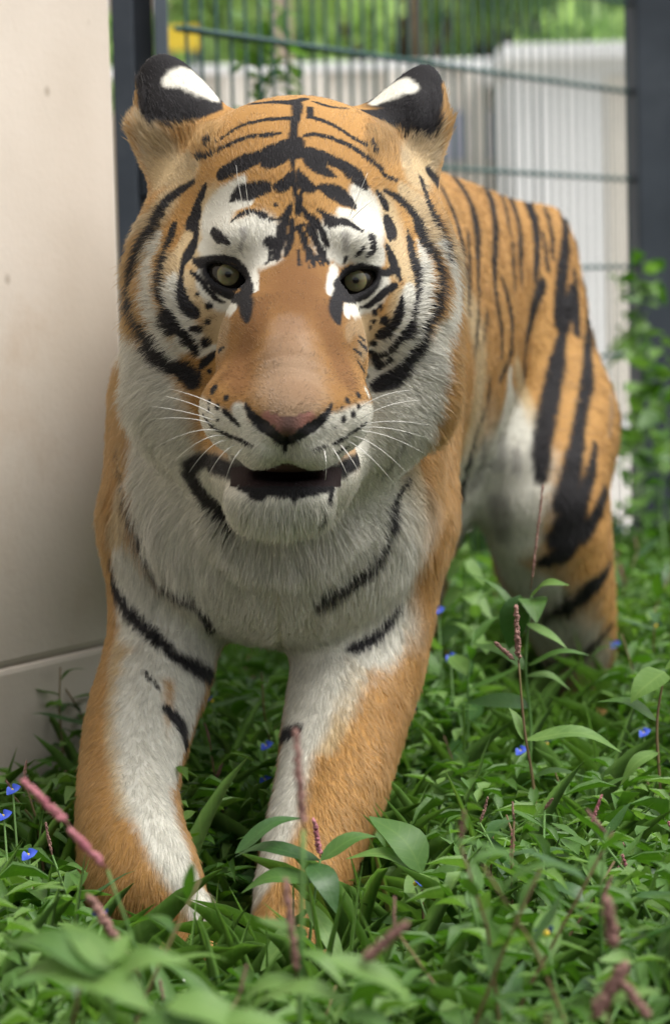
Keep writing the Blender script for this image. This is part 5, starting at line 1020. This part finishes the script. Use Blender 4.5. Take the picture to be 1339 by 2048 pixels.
hero('knotweed_plant', 'blurred knotweed with a long pale leaf and dull pink spike', 1.72, [(720, 2500), (700, 2060), (690, 1960)], [(655, 1915, 832, 2000, 66, LEAF_L, 0.0, Lc), (690, 2000, 500, 1985, 52, LEAF_L, 0.02, Lc), (690, 2030, 800, 2060, 50, LEAF_G, 0, Lc)], [(722, 1925, 812, 1848, 28, pinkb)], stem_g)
hero('knotweed_plant', 'blurred knotweed with brownish pink spikes over dense leaves', 1.75, [(1190, 2500), (1215, 2050), (1222, 1960)], [(1215, 2010, 1320, 1980, 40, LEAF_L, 0, Lc)], [(1228, 1900, 1212, 1798, 34, pinkb), (1180, 2040, 1250, 1930, 40, pinkb), (1300, 2040, 1240, 1960, 26, pinkb)], stem_r)
hero('broad_leaved_weed', 'light green broad-leaved weed below the raised foreleg', 1.62, [(210, 2500), (225, 2060), (222, 1940)], [(232, 1968, 34, 1938, 104, LEAF_L, 0.02, O), (226, 1950, 372, 1908, 76, LEAF_L, 0.0, O), (222, 1945, 8, 1868, 84, LEAF_G, 0.03, O), (180, 1970, 300, 2010, 84, LEAF_L, -0.03, O), (222, 1940, 120, 1840, 70, LEAF_L, 0.03, O), (222, 1930, 262, 1860, 44, LEAF_L, 0.03, O)], [], stem_g)
hero('broad_leaved_weed', 'broad-leaved weed with overlapping pale leaves at the meadow edge', 1.58, [(420, 2600), (400, 2150), (390, 2060)], [(330, 2015, 540, 2070, 90, LEAF_L, 0, O), (390, 2060, 250, 2050, 70, LEAF_G, 0, O), (390, 2060, 470, 1990, 50, LEAF_G, 0.03, O), (395, 2060, 640, 2060, 60, LEAF_L, 0, O)], [], stem_g)
hero('broad_leaved_weed', 'bright yellow-green weed growing behind the tiger\'s foreleg', 3.7, [(920, 1650), (925, 1300), (928, 1120)], [(928, 1120, 890, 1160, 40, LEAF_L, 0, O), (928, 1125, 968, 1170, 40, LEAF_L, 0, O), (926, 1180, 880, 1220, 46, LEAF_L, 0, O), (926, 1190, 985, 1230, 46, LEAF_L, -0.02, O), (926, 1240, 880, 1290, 50, LEAF_G, 0, O), (926, 1260, 980, 1300, 50, LEAF_L, 0, O), (928, 1120, 930, 1085, 24, LEAF_L, 0, O)], [], stem_g)
for i, (x, y, d, lab) in enumerate(((900, 1315, 3.4, 'blue dayflower blooming behind the foreleg at knee height'), (876, 1222, 3.6, 'small blue dayflower against the tiger\'s flank edge'), (1286, 1466, 3.2, 'blue dayflower standing clear of leaves by the hind paw'), (1040, 1502, 3.1, 'half hidden blue dayflower below the hind leg'), (532, 1492, 3.15, 'blue dayflower seen between the tiger\'s forelegs'), (530, 1560, 3.05, 'lower blue dayflower between the tiger\'s forelegs'), (26, 1580, 2.7, 'blue dayflower at the foot of the concrete wall'), (8, 1632, 2.6, 'blue dayflower low at the wall\'s base'), (58, 1710, 2.5, 'dark blue dayflower beside the pink spike'), (820, 1420, 3.4, 'tiny blue dayflower peeping past the foreleg'), (1228, 1290, 4.0, 'pale blue dayflower behind the hind leg'), (155, 1985, 2.2, 'blue dayflower under the broad pale leaves'))):
    p = at(x, y, d); root = empty('dayflower_plant', (p[0], p[1], 0)); tag(root, lab, 'weed'); V_, F_ = tube_data([(0.01, 0.01, 0), (0.004, 0, p[2] * 0.5), (0, 0, p[2])], [0.002, 0.0015, 0.0010], 5); mesh_obj('stem', V_, F_, stem_g, root, True)
    f = flower(root, (0, 0, p[2]), 2, PETAL, rw); f.rotation_euler = (0.9, 0, 0); f.scale = (0.85,) * 3
    for k in range(5): child('leaf', OVATE[rw.integers(7)], root, (0, 0, p[2] * (0.25 + 0.14 * k)), (rw.normal(0, .2), -rw.uniform(.1, .8), 2.4 * k + i), rw.uniform(0.7, 1.1))
p = at(385, 1968, 2.2); root = empty('white_clover', (p[0], p[1], 0)); tag(root, 'small white blossom with a yellow heart among broad leaves', 'flower'); V_, F_ = tube_data([(0, 0, 0), (0.004, 0, p[2] * 0.5), (0, 0, p[2])], 0.0012, 5); mesh_obj('stem', V_, F_, stem_g, root, True); f = flower(root, (0, 0, p[2]), 6, WPETAL, rw, 0.9)

# --- vines
def vine(label, pts, n, rs, spread, mats, size):
    P_ = catmull(np.array([at(*q) for q in pts]), 6); base = np.array((P_[0, 0], P_[0, 1], 0.0)); root = empty('climbing_vine', base); tag(root, label, 'vine')
    full = np.concatenate([[base], P_]); V_, F_ = tube_data(full - base, np.linspace(0.004, 0.0015, len(full)), 6); mesh_obj('stem', V_, F_, stem_g, root, True)
    ms = [leaf_mesh(mats[i % len(mats)], size * rs.uniform(.8, 1.3), size * rs.uniform(.5, .75), rs.uniform(.2, .7), 0.3, 0.0, shape='ovate', wav=0.04, ph=i) for i in range(5)]
    for i in range(n):
        q = P_[rs.integers(len(P_))] + np.clip(rs.normal(0, spread, 3), -2 * spread, 2 * spread) * (1, 0.5, 1) - base; child('leaf', ms[rs.integers(5)], root, q, (rs.normal(0, .5), rs.uniform(-.6, .8), rs.uniform(0, 6.28)), rs.uniform(.6, 1.2))
vine('leafy green vine climbing the dark gate post', [(1290, 1100, 5.6), (1275, 950, 5.7), (1300, 800, 5.75), (1270, 680, 5.75), (1285, 570, 5.8)], 95, rw, 0.035, [LEAF_L, LEAF_G], 0.055)
vine('leafy vine at the frame edge hanging over the gate post foot', [(1335, 1150, 5.4), (1320, 1000, 5.5), (1335, 880, 5.55), (1320, 760, 5.6)], 90, rw, 0.05, [LEAF_G, LEAF_L], 0.06)
vine('thin green vine twining up the wire fence behind the tiger\'s head', [(500, 330, 4.75), (515, 230, 4.75), (540, 150, 4.75), (520, 100, 4.78), (545, 55, 4.8)], 70, rw, 0.026, [LEAF_L], 0.048)

# --- ground cover nobody could count
def scatter(name, n, mat, seed, Lr, Wr, shape, zr, dr, pitch, nu=3):
    rs = np.random.default_rng(seed); d = np.sqrt(rs.uniform(dr[0] ** 2, dr[1] ** 2, n)); x = rs.uniform(-450, 2000, n)
    p = np.stack([(x - W / 2) / FPX * d, d, np.zeros(n)], 1)
    q = p[:, :2] - WE; ok = ~((q @ WN > -0.02) & (q @ WD < 0.03))
    lim = np.array([limit(a, b) for a, b in zip(x, d)]) + rs.exponential(70, n) + np.where(d < 2.75, 85, 40); hm = CAM_H - (lim - 561) / FPX * d
    z = np.minimum(rs.uniform(*zr, n), hm - 0.02); ok &= z > 0.0
    ok &= sdf(to_local(np.c_[p[:, :2], np.maximum(z, 0.03)])) > 0.012
    p[:, 2] = z; p = p[ok]; n = len(p)
    G_, F_ = leaf_grid(1.0, 1.0, 0.5, 0.35, 0.0, nu, shape)
    L_ = rs.uniform(*Lr, n)[:, None]; W_ = rs.uniform(*Wr, n)[:, None]; az = rs.uniform(0, 6.28, n); pt = rs.uniform(*pitch, n); dk = rs.uniform(0.2, 1.6, n)[:, None]
    gx_ = G_[None, :, 0] * L_; gy_ = G_[None, :, 1] * W_; gz_ = G_[None, :, 2] * L_ * dk * np.where(np.abs(G_[None, :, 1]) > 1e-3, 1, 1)
    cp, sp = np.cos(pt)[:, None], np.sin(pt)[:, None]; hx = gx_ * cp - gz_ * sp; hz = gx_ * sp + gz_ * cp
    ca_, sa = np.cos(az)[:, None], np.sin(az)[:, None]
    Vv = np.stack([p[:, :1] + hx * ca_ - gy_ * sa, p[:, 1:2] + hx * sa + gy_ * ca_, p[:, 2:] + hz], -1).reshape(-1, 3); Vv[:, 2] = np.maximum(Vv[:, 2], -0.01)
    Fv = (F_[None] + (np.arange(n) * len(G_))[:, None, None]).reshape(-1, 4)
    o = bpy.data.objects.new(name, ribbed(np_mesh(name, Vv, Fv, [mat]), Vv, nu + 1)); C.objects.link(o); return o
tag(scatter('undergrowth', 30000, LEAF_G, 1, (0.022, 0.065), (0.007, 0.019), 'lance', (0.01, 0.20), (1.8, 6.2), (-0.5, 0.8)), 'dense green undergrowth covering the enclosure floor', 'undergrowth', kind='stuff')
tag(scatter('undergrowth', 17000, LEAF_D, 2, (0.022, 0.06), (0.008, 0.020), 'ovate', (0.0, 0.13), (1.8, 6.2), (-0.6, 0.6)), 'dark green undergrowth with painted-in shade under the taller weeds', 'undergrowth', kind='stuff')  # low layer: shade under the weeds put into the darker leaf colour
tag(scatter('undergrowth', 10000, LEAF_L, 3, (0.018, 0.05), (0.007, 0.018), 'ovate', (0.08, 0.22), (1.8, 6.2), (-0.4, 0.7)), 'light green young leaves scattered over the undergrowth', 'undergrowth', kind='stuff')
tag(scatter('grass', 16000, LEAF_L, 4, (0.07, 0.20), (0.002, 0.005), 'blade', (0.0, 0.08), (1.8, 6.2), (0.5, 1.45), 5), 'thin grass blades among the weeds', 'grass', kind='stuff')
print('plants done', time.time() - _t0, len(bpy.data.objects))
